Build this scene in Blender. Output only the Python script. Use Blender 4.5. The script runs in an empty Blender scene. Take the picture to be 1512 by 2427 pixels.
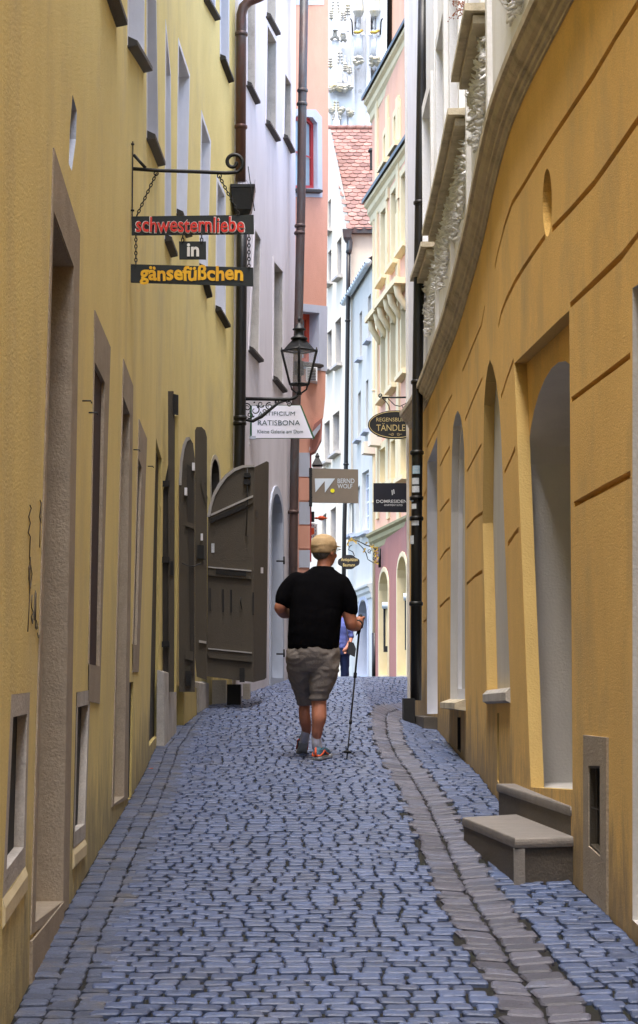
import bpy, bmesh, math, random
from mathutils import Vector, Matrix
from mathutils.geometry import delaunay_2d_cdt
random.seed(7)
S = bpy.context.scene
COL = S.collection
# ---------------------------------------------------------------- camera
F = 4500.0; CX = 756.0; CY = 1213.5; PITCH = math.atan((1645 - CY) / F); ZC = 1.457
cam = bpy.data.objects.new('camera', bpy.data.cameras.new('camera')); COL.objects.link(cam)
cam.location = (0, 0, ZC); cam.rotation_euler = (math.pi / 2 + PITCH, 0, 0)
cam.data.sensor_fit = 'VERTICAL'; cam.data.sensor_height = 36; cam.data.lens = F / 2427 * 36
cam.data.clip_start = .05; cam.data.clip_end = 2000
S.camera = cam
# ---------------------------------------------------------------- sky, sun, exposure
w = bpy.data.worlds.new('World'); S.world = w; w.use_nodes = True
nt = w.node_tree; sky = nt.nodes.new('ShaderNodeTexSky'); sky.sky_type = 'NISHITA'; sky.sun_disc = False
SUN_EL = math.radians(72); SUN_ROT = math.radians(190)
sky.sun_elevation = SUN_EL; sky.sun_rotation = SUN_ROT; sky.air_density = 1.0; sky.dust_density = 3.0; sky.ozone_density = 1.0
nt.links.new(sky.outputs[0], nt.nodes['Background'].inputs[0]); nt.nodes['Background'].inputs[1].default_value = .15
sl = bpy.data.lights.new('sun', 'SUN'); sl.energy = 1.0; sl.angle = math.radians(25); sl.color = (1, .95, .88)
so = bpy.data.objects.new('sun', sl); COL.objects.link(so)
# sun direction: azimuth measured like the sky texture (0 = +Y, clockwise)
sd = Vector((math.sin(SUN_ROT) * math.cos(SUN_EL), math.cos(SUN_ROT) * math.cos(SUN_EL), math.sin(SUN_EL)))
so.rotation_euler = sd.to_track_quat('Z', 'Y').to_euler()
S.view_settings.view_transform = 'Standard'; S.view_settings.look = 'None'; S.view_settings.gamma = 1
S.view_settings.exposure = 2.5
S.cycles.max_bounces = 8; S.cycles.diffuse_bounces = 5; S.cycles.glossy_bounces = 3

# ---------------------------------------------------------------- pixel -> world (photo seen at 1512 wide)
def ray(x, y):
    u = (x - CX) / F; v = (CY - y) / F
    return (u, math.cos(PITCH) - v * math.sin(PITCH), math.sin(PITCH) + v * math.cos(PITCH))
def at(x, y, Y):
    a, b, c = ray(x, y); t = Y / b
    return Vector((a * t, Y, ZC + c * t))
def interp(tab, x):
    if x <= tab[0][0]: return tab[0][1]
    for (a, b), (c, d) in zip(tab, tab[1:]):
        if x <= c: return b + (d - b) * (x - a) / (c - a)
    return tab[-1][1]
GC = [(-40, 0), (0, 0), (6.4, .397), (7.55, .468), (15.1, .937), (18, 1.157), (22, 1.44), (26, 1.687), (28, 1.715), (29.5, 1.69), (34, 1.36), (45, .55), (60, .3), (200, .3)]
GD = [(14, 0), (16.4, -.09), (17.5, -.11), (19.2, -.14), (21, -.26), (23, -.2), (27, 0)]
GUT = [(0, .80), (6.18, .766), (7.24, .737), (8.93, .69), (12.7, .696), (14.5, .667), (16, .629), (17.4, .625), (19.5, .68), (21, .76), (22, .9), (23.5, 1.2), (25, 1.6)]
def gz(X, Y):
    # smooth profile
    z = sum(interp(GC, Y + d) for d in (-.8, -.4, 0, .4, .8)) / 5
    t = min(1, max(0, (X - .55) / .55)); z += interp(GD, Y) * t
    g = interp(GUT, Y)
    if Y < 24: z -= .014 * math.exp(-((X - g) / .13) ** 2)
    return z
def ground_at(x, y):
    a, b, c = ray(x, y)
    lo = 3.0
    while lo < 40:
        if ZC + c / b * lo < gz(a / b * lo, lo): break
        lo += .01
    return Vector((a / b * lo, lo, gz(a / b * lo, lo)))

# ---------------------------------------------------------------- materials
MATS = {}
def mat(name, c1, c2=None, rough=.8, scale=6, streak=1.0, bump=.0, bscale=60, metal=0, spec=None, stain=None, sscale=1.2, samt=.5, tone=0, fine=0, dirt=None):
    m = bpy.data.materials.new(name); m.use_nodes = True; n = m.node_tree.nodes; L = m.node_tree.links
    b = n['Principled BSDF']; b.inputs['Roughness'].default_value = rough; b.inputs['Metallic'].default_value = metal
    if spec is not None: b.inputs['Specular IOR Level'].default_value = spec
    tc = n.new('ShaderNodeTexCoord'); mp = n.new('ShaderNodeMapping'); mp.inputs['Scale'].default_value = (1, 1, streak)
    L.new(tc.outputs['Object'], mp.inputs[0])
    col = None
    if c2 is None: c2 = tuple(v * .8 for v in c1)
    no = n.new('ShaderNodeTexNoise'); no.inputs['Scale'].default_value = scale; no.inputs['Detail'].default_value = 8; no.inputs['Roughness'].default_value = .65
    L.new(mp.outputs[0], no.inputs['Vector'])
    r = n.new('ShaderNodeMapRange'); r.inputs[1].default_value = .3; r.inputs[2].default_value = .7; L.new(no.outputs[0], r.inputs[0])
    mx = n.new('ShaderNodeMix'); mx.data_type = 'RGBA'; mx.inputs[6].default_value = (*c1, 1); mx.inputs[7].default_value = (*c2, 1); L.new(r.outputs[0], mx.inputs[0]); col = mx.outputs[2]
    if stain:
        n2 = n.new('ShaderNodeTexNoise'); n2.inputs['Scale'].default_value = sscale; n2.inputs['Detail'].default_value = 9; n2.inputs['Roughness'].default_value = .7
        L.new(mp.outputs[0], n2.inputs['Vector'])
        r2 = n.new('ShaderNodeMapRange'); r2.inputs[1].default_value = .5; r2.inputs[2].default_value = .72; r2.inputs[4].default_value = samt; L.new(n2.outputs[0], r2.inputs[0])
        m2 = n.new('ShaderNodeMix'); m2.data_type = 'RGBA'; L.new(col, m2.inputs[6]); m2.inputs[7].default_value = (*stain, 1); L.new(r2.outputs[0], m2.inputs[0]); col = m2.outputs[2]
    if fine:
        nf = n.new('ShaderNodeTexNoise'); nf.inputs['Scale'].default_value = 110; nf.inputs['Detail'].default_value = 3; L.new(tc.outputs['Object'], nf.inputs['Vector'])
        rf = n.new('ShaderNodeMapRange'); rf.inputs[1].default_value = .3; rf.inputs[2].default_value = .7; rf.inputs[3].default_value = 1 - fine; rf.inputs[4].default_value = 1 + fine; L.new(nf.outputs[0], rf.inputs[0])
        mf = n.new('ShaderNodeMix'); mf.data_type = 'RGBA'; mf.blend_type = 'MULTIPLY'; mf.inputs[0].default_value = 1; L.new(col, mf.inputs[6]); L.new(rf.outputs[0], mf.inputs[7]); col = mf.outputs[2]
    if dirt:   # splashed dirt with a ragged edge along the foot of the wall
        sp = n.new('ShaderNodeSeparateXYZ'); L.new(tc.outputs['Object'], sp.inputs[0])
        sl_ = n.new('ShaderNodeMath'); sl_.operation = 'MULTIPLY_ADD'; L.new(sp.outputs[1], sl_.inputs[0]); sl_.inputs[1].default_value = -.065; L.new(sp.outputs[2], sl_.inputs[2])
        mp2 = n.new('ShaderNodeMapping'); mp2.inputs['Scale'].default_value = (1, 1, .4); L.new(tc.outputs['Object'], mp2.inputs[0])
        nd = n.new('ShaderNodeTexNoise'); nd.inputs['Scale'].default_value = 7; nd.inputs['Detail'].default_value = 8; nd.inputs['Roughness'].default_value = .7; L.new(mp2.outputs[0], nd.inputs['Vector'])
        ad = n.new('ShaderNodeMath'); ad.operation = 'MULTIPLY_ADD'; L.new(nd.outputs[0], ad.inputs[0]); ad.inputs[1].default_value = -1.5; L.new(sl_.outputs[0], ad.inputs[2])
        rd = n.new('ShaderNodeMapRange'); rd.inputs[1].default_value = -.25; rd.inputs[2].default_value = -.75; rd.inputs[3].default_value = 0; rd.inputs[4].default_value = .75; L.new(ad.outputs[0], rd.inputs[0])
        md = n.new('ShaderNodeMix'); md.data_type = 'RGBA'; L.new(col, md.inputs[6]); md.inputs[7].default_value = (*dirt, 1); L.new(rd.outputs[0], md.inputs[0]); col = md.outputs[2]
    if tone:
        at_ = n.new('ShaderNodeAttribute'); at_.attribute_name = 'tone'
        h = n.new('ShaderNodeMapRange'); h.inputs[3].default_value = 1 - tone; h.inputs[4].default_value = 1 + tone; L.new(at_.outputs['Fac'], h.inputs[0])
        m3 = n.new('ShaderNodeMix'); m3.data_type = 'RGBA'; m3.blend_type = 'MULTIPLY'; m3.inputs[0].default_value = 1; L.new(col, m3.inputs[6]); L.new(h.outputs[0], m3.inputs[7]); col = m3.outputs[2]
    L.new(col, b.inputs['Base Color'])
    if bump:
        n3 = n.new('ShaderNodeTexNoise'); n3.inputs['Scale'].default_value = bscale; n3.inputs['Detail'].default_value = 6; n3.inputs['Roughness'].default_value = .6
        L.new(tc.outputs['Object'], n3.inputs['Vector'])
        bp = n.new('ShaderNodeBump'); bp.inputs['Strength'].default_value = bump; bp.inputs['Distance'].default_value = .02; L.new(n3.outputs[0], bp.inputs['Height']); L.new(bp.outputs[0], b.inputs['Normal'])
    MATS[name] = m
    return m
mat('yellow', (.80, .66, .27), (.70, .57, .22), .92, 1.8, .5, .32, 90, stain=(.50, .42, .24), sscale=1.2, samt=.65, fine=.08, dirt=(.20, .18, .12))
mat('yellowjamb', (.50, .40, .15), (.42, .33, .12), .92, 4, .3, .3, 90, stain=(.3, .24, .1), samt=.4)  # wall yellow darkened in colour to hold down light on the jambs
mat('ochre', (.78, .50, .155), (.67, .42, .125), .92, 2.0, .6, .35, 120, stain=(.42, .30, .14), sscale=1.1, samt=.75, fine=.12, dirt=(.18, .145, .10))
mat('ochrejamb', (.56, .39, .14), (.48, .33, .12), .92, 3, .3, .3, 80, stain=(.4, .27, .1), samt=.3)  # wall ochre with a darker base, so the jambs look less lit
mat('lilac', (.72, .69, .72), (.62, .59, .62), .92, 2.0, .25, .25, 70, stain=(.40, .375, .39), sscale=1.5, samt=.5)
mat('orange', (.64, .33, .24), (.56, .28, .20), .92, 2.2, .5, .3, 50, stain=(.42, .23, .15), sscale=1.0, samt=.4)
mat('cream', (.70, .64, .52), (.62, .56, .45), .9, 2.2, .4, .2, 60, stain=(.5, .47, .42), samt=.3)
mat('paleblue', (.56, .56, .51), (.48, .48, .44), .9, 2.2, .4, .2, 60, stain=(.4, .45, .48), samt=.3)
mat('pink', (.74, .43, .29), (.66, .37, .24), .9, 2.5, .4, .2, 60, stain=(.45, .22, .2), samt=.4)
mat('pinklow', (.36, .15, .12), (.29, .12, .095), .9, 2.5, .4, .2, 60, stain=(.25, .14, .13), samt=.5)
mat('creamtrim', (.70, .60, .38), (.60, .51, .31), .85, 4, .5, .15, 60, stain=(.4, .35, .2), samt=.3)
mat('olivetrim', (.36, .31, .15), (.28, .25, .13), .85, 4, 1, .2, 60)
mat('whitepaint', (.72, .73, .78), (.62, .63, .68), .6, 6, .4, .1, 80)
mat('whitefacade', (.82, .83, .86), (.72, .73, .76), .85, 5, .25, .3, 40, stain=(.36, .31, .22), sscale=1.6, samt=.35)
mat('greywhite', (.60, .59, .57), (.52, .51, .50), .85, 3, .3, .25, 70, stain=(.34, .34, .36), samt=.4)
mat('corn', (.60, .53, .40), (.44, .385, .28), .9, 5, .6, .4, 50, stain=(.14, .12, .09), sscale=2.5, samt=.5)
mat('brownstone', (.36, .30, .225), (.29, .24, .18), .9, 5, 1.6, .35, 70, stain=(.20, .165, .125), sscale=3, samt=.5, fine=.12)
mat('palestone', (.50, .47, .43), (.40, .38, .35), .85, 6, .7, .4, 50, stain=(.25, .22, .19), sscale=3, samt=.5, fine=.1)
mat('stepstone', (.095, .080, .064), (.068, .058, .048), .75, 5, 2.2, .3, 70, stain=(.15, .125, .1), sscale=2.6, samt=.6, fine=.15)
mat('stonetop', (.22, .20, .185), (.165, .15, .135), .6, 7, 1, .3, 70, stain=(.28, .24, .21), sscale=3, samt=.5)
mat('darkglass', (.010, .012, .016), (.006, .007, .01), .12, 3, 1, .02, 4, spec=.6)
mat('skyglass', (.30, .42, .50), (.16, .24, .32), .15, 3, .4, .05, 4, spec=.8)
mat('penink', (.10, .09, .07), (.14, .12, .09), .8)
mat('black', (.003, .003, .0035), (.006, .006, .007), .7, 9, 1, .1, 60)
mat('iron', (.005, .006, .007), (.012, .013, .014), .5, 14, 1, .2, 60, metal=.2)
mat('copperbrown', (.12, .055, .04), (.07, .035, .028), .42, 5, .3, .15, 40, metal=.5, stain=(.05, .14, .15), sscale=3.5, samt=.5)
mat('copperdark', (.010, .0075, .0065), (.006, .005, .005), .42, 4, .25, .15, 40, metal=.3, stain=(.014, .026, .026), sscale=3, samt=.5)
mat('verdigris', (.085, .048, .04), (.05, .038, .038), .5, 5, .3, .15, 40, metal=.3, stain=(.07, .13, .15), sscale=3, samt=.7)
mat('redwood', (.026, .004, .0035), (.016, .003, .003), .8, 8, .15, .1, 60)
mat('redpaint', (.35, .02, .025), (.28, .02, .02), .4, 8, 1, .05, 60)
mat('orangepaint', (.50, .06, .02), (.4, .05, .02), .4, 8, 1, .05, 60)
mat('brownwood', (.060, .049, .034), (.044, .036, .025), .65, 6, .2, .25, 90, stain=(.06, .05, .035), sscale=3, samt=.5, fine=.1)
mat('woodedge', (.34, .33, .32), (.25, .24, .23), .6, 6, .5, .2, 90)
mat('darkwood', (.022, .018, .013), (.015, .012, .009), .6, 6, .2, .2, 90)
mat('greyblue', (.45, .49, .58), (.38, .42, .50), .85, 3, .5, .2, 60, stain=(.3, .32, .38), samt=.3)
mat('mortar', (.008, .0075, .006), (.004, .004, .0035), .95, 30, 1, .6, 90, stain=(.022, .032, .01), sscale=4, samt=.6)
mat('sett', (.070, .100, .200), (.048, .070, .140), .42, 9, 1, .3, 60, stain=(.10, .11, .15), sscale=3, samt=.45, tone=.24, fine=.12)
mat('settgrey', (.072, .090, .148), (.055, .070, .115), .6, 9, 1, .6, 45, stain=(.12, .108, .092), sscale=5, samt=.9, tone=.25, fine=.15)
mat('settbrown', (.092, .092, .122), (.066, .068, .094), .45, 7, 1, .5, 40, stain=(.085, .105, .17), sscale=4, samt=.95, tone=.28, fine=.1)
mat('earth', (.10, .10, .11), (.07, .07, .08), .9, 3, 1, .3, 20)
mat('tile', (.22, .105, .08), (.17, .08, .062), .8, 9, 1, .3, 60, stain=(.30, .24, .21), sscale=3, samt=.6, tone=.35)
mat('cathedral', (.70, .72, .75), (.62, .64, .67), .85, 1.2, .5, .5, 5, stain=(.55, .55, .55), sscale=.6, samt=.35)
mat('cathdark', (.48, .46, .40), (.32, .30, .26), .85, 2.5, 1, .5, 8, stain=(.6, .48, .2), sscale=1.5, samt=.8)
mat('gold', (.55, .36, .05), (.4, .26, .04), .4, 12, 1, .1, 60, metal=.4)
mat('signdark', (.004, .010, .012), (.006, .012, .014), .6, 8, 1, .1, 60)
mat('signred', (.72, .02, .012), (.5, .03, .02), .5)
mat('signyellow', (.85, .50, .01), (.7, .35, .01), .5)
mat('signcream', (.75, .76, .76), (.65, .66, .66), .6)
mat('signwhite', (.80, .81, .93), (.76, .77, .9), .5, 2)
mat('signgreen', (.01, .10, .03), (.01, .08, .03), .5)
mat('tealtext', (.02, .07, .09), (.02, .06, .08), .5)
mat('signtaupe', (.19, .155, .115), (.17, .14, .105), .45, 8)
mat('signnavy', (.006, .006, .015), (.005, .005, .013), .5)
mat('goldtext', (.50, .38, .14), (.5, .4, .18), .5)
mat('palesilver', (.60, .68, .74), (.5, .58, .64), .4)
mat('dotyellow', (.80, .75, .01), (.7, .65, .01), .5)
mat('skin', (.42, .17, .10), (.34, .13, .08), .55, 14, 1, .1, 90)
mat('shirt', (.0022, .0022, .003), (.004, .004, .005), .95, 10, 1, .25, 40, spec=.03)
mat('shorts', (.185, .165, .155), (.15, .132, .124), .9, 12, .6, .35, 30, spec=.2)
mat('cap', (.44, .31, .17), (.36, .25, .13), .9, 14, 1, .2, 70)
mat('hair', (.12, .115, .115), (.05, .048, .048), .8, 40, .3, .4, 120)
mat('sock', (.60, .60, .72), (.5, .5, .6), .9, 20, 1, .2, 90)
mat('shoeteal', (.03, .09, .16), (.05, .14, .20), .6, 25, 1, .1, 90)
mat('shoeorange', (.75, .10, .02), (.6, .08, .02), .5)
mat('sole', (.50, .52, .56), (.4, .42, .46), .6)
mat('jeans', (.03, .05, .15), (.02, .03, .10), .9)
mat('blueshirt', (.10, .13, .36), (.07, .09, .28), .9)
mat('blackcloth', (.01, .01, .012), (.015, .015, .018), .9)
mat('berry', (.30, .09, .02), (.2, .05, .02), .6)
mat('sticker', (.55, .58, .62), (.35, .38, .42), .5, 60)
mat('stickerblue', (.15, .32, .45), (.4, .45, .5), .5, 40)
g = mat('lampglass', (.9, .93, .95), (.9, .93, .95), .03, 3, spec=.5)
# clear lamp glass: thin glass mixed with transparency (same from every view)
nn = g.node_tree.nodes; LL = g.node_tree.links; mixs = nn.new('ShaderNodeMixShader'); tr = nn.new('ShaderNodeBsdfTransparent'); mixs.inputs[0].default_value = .18
LL.new(tr.outputs[0], mixs.inputs[1]); LL.new(nn['Principled BSDF'].outputs[0], mixs.inputs[2]); LL.new(mixs.outputs[0], nn['Material Output'].inputs[0])

# ---------------------------------------------------------------- object helpers
def tag(o, label=None, cat=None, group=None, kind=None):
    if label: o['label'] = label
    if cat: o['category'] = cat
    if group: o['group'] = group
    if kind: o['kind'] = kind
    return o
def wloc(o):
    v = Vector((0, 0, 0))
    while o: v += o.location; o = o.parent
    return v
def thing(name, label, cat, loc, group=None):
    o = bpy.data.objects.new(name, None); COL.objects.link(o); o.location = loc; o.empty_display_size = .2
    return tag(o, label, cat, group)
class MB:
    def __init__(s): s.v = []; s.f = []; s.t = []; s.tone = .5; s.sm = []; s.smooth = False
    def vert(s, p): s.v.append(tuple(p)); return len(s.v) - 1
    def face(s, idx): s.f.append(tuple(idx)); s.t.append(s.tone); s.sm.append(s.smooth)
    def poly(s, pts): s.face([s.vert(p) for p in pts])
    def box(s, a, b):
        x0, y0, z0 = a; x1, y1, z1 = b
        i = [s.vert(p) for p in ((x0, y0, z0), (x1, y0, z0), (x1, y1, z0), (x0, y1, z0), (x0, y0, z1), (x1, y0, z1), (x1, y1, z1), (x0, y1, z1))]
        for f in ((0, 3, 2, 1), (4, 5, 6, 7), (0, 1, 5, 4), (1, 2, 6, 5), (2, 3, 7, 6), (3, 0, 4, 7)): s.face([i[k] for k in f])
    def hexa(s, p):   # 8 corner points: bottom 4 then top 4
        i = [s.vert(q) for q in p]
        for f in ((0, 3, 2, 1), (4, 5, 6, 7), (0, 1, 5, 4), (1, 2, 6, 5), (2, 3, 7, 6), (3, 0, 4, 7)): s.face([i[k] for k in f])
    def slab(s, pts, d):  # polygon extruded by vector d
        n = len(pts); a = [s.vert(p) for p in pts]; b = [s.vert(Vector(p) + Vector(d)) for p in pts]
        s.face(a); s.face(b[::-1])
        for k in range(n): s.face((a[k], b[k], b[(k + 1) % n], a[(k + 1) % n]))
    def rings(s, rings, cap=True):
        ids = [[s.vert(p) for p in r] for r in rings]; n = len(ids[0])
        for a, b in zip(ids, ids[1:]):
            for k in range(n): s.face((a[k], a[(k + 1) % n], b[(k + 1) % n], b[k]))
        if cap: s.face(ids[0][::-1]); s.face(ids[-1])
    def tube(s, pts, r, n=8, cap=True):
        pts = [Vector(p) for p in pts]; rs = r if isinstance(r, (list, tuple)) else [r] * len(pts)
        t0 = (pts[1] - pts[0]).normalized(); up = Vector((0, 0, 1)) if abs(t0.z) < .9 else Vector((0, 1, 0))
        u = t0.cross(up).normalized(); rg = []
        for k, p in enumerate(pts):
            t = ((pts[min(k + 1, len(pts) - 1)] - pts[max(k - 1, 0)])).normalized()
            u = (u - t * u.dot(t)).normalized(); v = t.cross(u)
            rg.append([p + (u * math.cos(2 * math.pi * j / n) + v * math.sin(2 * math.pi * j / n)) * rs[k] for j in range(n)])
        sm = s.smooth; s.smooth = True; s.rings(rg, cap); s.smooth = sm
    def lathe(s, c, prof, n=16, sx=1, sy=1, rot=0):
        sm = s.smooth; s.smooth = n > 6
        s.rings([[(c[0] + r * sx * math.cos(2 * math.pi * j / n + rot), c[1] + r * sy * math.sin(2 * math.pi * j / n + rot), c[2] + z) for j in range(n)] for r, z in prof]); s.smooth = sm
    def build(s, name, m, parent=None, label=None):
        me = bpy.data.meshes.new(name); off = wloc(parent) if parent else Vector((0, 0, 0))
        me.from_pydata([(p[0] - off[0], p[1] - off[1], p[2] - off[2]) for p in s.v], [], s.f)
        a = me.attributes.new('tone', 'FLOAT', 'FACE'); a.data.foreach_set('value', s.t)
        me.polygons.foreach_set('use_smooth', s.sm)
        bm = bmesh.new(); bm.from_mesh(me); bmesh.ops.recalc_face_normals(bm, faces=bm.faces); bm.to_mesh(me); bm.free()
        me.materials.append(MATS[m] if isinstance(m, str) else m)
        o = bpy.data.objects.new(name, me); COL.objects.link(o); o.parent = parent
        if label: o['label'] = label
        return o
def struct(mb, name, m):
    o = mb.build(name, m); o['kind'] = 'structure'; return o

# ---------------------------------------------------------------- walls
def inpoly(p, poly):
    x, y = p; c = False; j = len(poly) - 1
    for i in range(len(poly)):
        if (poly[i][1] > y) != (poly[j][1] > y) and x < (poly[j][0] - poly[i][0]) * (y - poly[i][1]) / (poly[j][1] - poly[i][1]) + poly[i][0]: c = not c
        j = i
    return c
def ccw(p):
    a = sum(p[i][0] * p[(i + 1) % len(p)][1] - p[(i + 1) % len(p)][0] * p[i][1] for i in range(len(p)))
    return p if a > 0 else p[::-1]
def inset(p, w):
    p = ccw(p); n = len(p); out = []
    for i in range(n):
        a, b, c = Vector(p[i - 1]), Vector(p[i]), Vector(p[(i + 1) % n])
        d1 = (b - a).normalized(); d2 = (c - b).normalized(); n1 = Vector((-d1.y, d1.x)); n2 = Vector((-d2.y, d2.x))
        k = 1 + n1.dot(n2); m = (n1 + n2) / max(k, .35)
        out.append(tuple(b + m * w))
    return out
class Wall:
    def __init__(s, plan, side, step=.25, smooth=3):
        # plan with growing distance; side +1: street to the right of the direction of travel
        P = [Vector(p) for p in plan]; L = [0]
        for a, b in zip(P, P[1:]): L.append(L[-1] + (b - a).length)
        n = max(2, int(L[-1] / step)); R = []
        for k in range(n + 1):
            d = L[-1] * k / n; R.append(Vector((interp(list(zip(L, [p.x for p in P])), d), interp(list(zip(L, [p.y for p in P])), d))))
        for _ in range(smooth): R = [R[0]] + [(a + b * 2 + c) / 4 for a, b, c in zip(R, R[1:], R[2:])] + [R[-1]]
        s.P = R; s.S = [0]
        for a, b in zip(R, R[1:]): s.S.append(s.S[-1] + (b - a).length)
        s.N = []
        for k in range(len(R)):
            t = (R[min(k + 1, len(R) - 1)] - R[max(k - 1, 0)]).normalized(); s.N.append(Vector((t.y, -t.x)) * side)
        s.holes = []; s.mb = MB()
    def seg(s, d):
        lo, hi = 0, len(s.S) - 2
        while lo < hi:
            m = (lo + hi + 1) // 2
            if s.S[m] <= d: lo = m
            else: hi = m - 1
        return lo
    def pos(s, d, z, off=0):
        k = s.seg(d); u = (d - s.S[k]) / (s.S[k + 1] - s.S[k]); uc = min(1, max(0, u))
        p = s.P[k] + (s.P[k + 1] - s.P[k]) * u; nn = (s.N[k] * (1 - uc) + s.N[k + 1] * uc).normalized()
        p = p + nn * off
        return Vector((p.x, p.y, z))
    def hit(s, x, y):
        a, b, c = ray(x, y); n = len(s.P) - 1; best = None
        for k in range(n):
            A = s.P[k]; D = s.P[k + 1] - A; den = D.x * b - D.y * a
            if abs(den) < 1e-12: continue
            u = (a * A.y - b * A.x) / den
            if (u >= 0 or k == 0) and (u < 1 or k == n - 1):
                Yp = A.y + D.y * u; t = Yp / b
                if t > 0 and (best is None or 0 <= u < 1): best = (s.S[k] + u * (s.S[k + 1] - s.S[k]), ZC + c * t)
                if best and 0 <= u < 1: break
        return best
    def px(s, pts): return [s.hit(*p) for p in pts]
    def dens(s, poly, st=.3):
        out = []
        for a, b in zip(poly, poly[1:] + poly[:1]):
            n = max(1, int(abs(b[0] - a[0]) / st + .99))
            for k in range(n): out.append((a[0] + (b[0] - a[0]) * k / n, a[1] + (b[1] - a[1]) * k / n))
        return out
    def fill(s, mb, poly, off, holes=(), ds=.5):
        pts = []; edges = []
        def add(pl):
            i0 = len(pts); pts.extend([Vector(p) for p in pl]); n = len(pl)
            edges.extend([(i0 + k, i0 + (k + 1) % n) for k in range(n)])
        poly = s.dens(poly, .5); add(poly)
        for h in holes: add(h)
        s0 = min(p[0] for p in poly); s1 = max(p[0] for p in poly); z0 = min(p[1] for p in poly); z1 = max(p[1] for p in poly)
        k = math.ceil(s0 / ds)
        while k * ds < s1:
            if k * ds > s0 + .01: pts.append(Vector((k * ds, z0 - 1))); pts.append(Vector((k * ds, z1 + 1))); edges.append((len(pts) - 2, len(pts) - 1))
            k += 1
        vv, ee, ff, *_ = delaunay_2d_cdt(pts, edges, [], 0, 1e-5)
        ids = {}
        for f in ff:
            c = sum((vv[i] for i in f), Vector((0, 0))) / len(f)
            if not inpoly(c, poly): continue
            if any(inpoly(c, h) for h in holes): continue
            for i in f:
                if i not in ids: ids[i] = mb.vert(s.pos(vv[i].x, vv[i].y, off))
            mb.face([ids[i] for i in f])
    def sides(s, mb, poly, o0, o1):
        n = len(poly); a = [mb.vert(s.pos(p[0], p[1], o0)) for p in poly]; b = [mb.vert(s.pos(p[0], p[1], o1)) for p in poly]
        for k in range(n): mb.face((a[k], a[(k + 1) % n], b[(k + 1) % n], b[k]))
    def ring(s, mb, outer, inner, off):
        n = len(outer); a = [mb.vert(s.pos(p[0], p[1], off)) for p in outer]; b = [mb.vert(s.pos(p[0], p[1], off)) for p in inner]
        for k in range(n): mb.face((a[k], a[(k + 1) % n], b[(k + 1) % n], b[k]))
    def groove(s, pts, w=.035, depth=.03):
        q = s.px(pts); up = []; dn = []
        for k, p in enumerate(q):
            wk = w / 2 * random.uniform(.8, 1.2)
            up.append((p[0], p[1] + wk)); dn.append((p[0], p[1] - wk))
        poly = ccw(s.dens(up + dn[::-1])); s.holes.append(poly); s.sides(s.mb, poly, 0, -depth); s.fill(s.mb, poly, -depth)
    def slab(s, mb, a, b, proj, th, ext=.04, drop=.03, off0=0):
        # projecting ledge between wall points a, b (s,z)
        if a[0] > b[0]: a, b = b, a
        n = max(1, int((b[0] - a[0]) / .4)); rows = []
        for k in range(n + 1):
            u = k / n; d = a[0] - ext + (b[0] - a[0] + 2 * ext) * u; z = a[1] + (b[1] - a[1]) * u
            rows.append([s.pos(d, z, off0), s.pos(d, z - drop, proj), s.pos(d, z - drop - th, proj), s.pos(d, z - th - drop * 1.5, off0)])
        mb.rings(rows)
    def build(s, outline, m, parent, name='wall', label=None):
        s.mb.smooth = False
        s.fill(s.mb, ccw(outline), 0, s.holes)
        return s.mb.build(name, m, parent, label)
def rect(W, s0, s1, z0, z1): return [(s0, z0), (s1, z0), (s1, z1), (s0, z1)]
def opening(W, pts, parent, depth=.2, kind='window', reveal='whitepaint', back='darkglass', frame=None, fw=.05, bars=(0, 0), surround=None, sill=None, label=None, backname=None, raw=False, backoff=0, sillpts=None):
    q = pts if raw else W.px(pts); poly = ccw(W.dens(q))
    W.holes.append(poly)
    mb = MB(); W.sides(mb, poly, 0, -depth); root = mb.build(kind, reveal, parent, label)
    mb = MB(); W.fill(mb, poly, -depth - .001); mb.build(backname or ('pane' if kind == 'window' else 'door_leaf' if kind == 'door' else 'back_panel'), back, root)
    cq = ccw(q)
    if frame:
        mb = MB(); inn = inset(cq, fw); o = -depth + .035; W.ring(mb, cq, inn, o); W.sides(mb, inn, o, -depth)
        s0 = min(p[0] for p in inn); s1 = max(p[0] for p in inn); z0 = min(p[1] for p in inn); z1 = max(p[1] for p in inn)
        def cross(v, ax):
            r = []
            for a, b in zip(inn, inn[1:] + inn[:1]):
                if (a[ax] > v) != (b[ax] > v): r.append(a[1 - ax] + (b[1 - ax] - a[1 - ax]) * (v - a[ax]) / (b[ax] - a[ax]))
            return (min(r), max(r)) if len(r) > 1 else None
        for k in range(bars[0]):
            v = s0 + (s1 - s0) * (k + 1) / (bars[0] + 1); c = cross(v, 0)
            if c: W.fill(mb, [(v - fw * .35, c[0]), (v + fw * .35, c[0]), (v + fw * .35, c[1]), (v - fw * .35, c[1])], o - .004)
        for k in range(bars[1]):
            v = z0 + (z1 - z0) * (k + 1) / (bars[1] + 1); c = cross(v, 1)
            if c: W.fill(mb, [(c[0], v - fw * .25), (c[1], v - fw * .25), (c[1], v + fw * .25), (c[0], v + fw * .25)], o - .006)
        mb.build('frame', frame, root)
    if surround:
        sw, sm, pr = surround; mb = MB(); out = inset(cq, -sw) if isinstance(sw, float) else ccw(W.px(sw))
        if isinstance(sw, float) or len(out) == len(cq): W.ring(mb, out, cq, pr); W.sides(mb, out, 0, pr); W.sides(mb, cq, pr, 0)
        mb.build('surround', sm, root)
    if sill:
        a, b = (q[-1], q[-2]) if not sillpts else W.px(sillpts)
        mb = MB(); W.slab(mb, a, b, sill[0], sill[1], ext=sill[3] if len(sill) > 3 else .04); mb.build('sill', sill[2], root)
    return root
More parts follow.
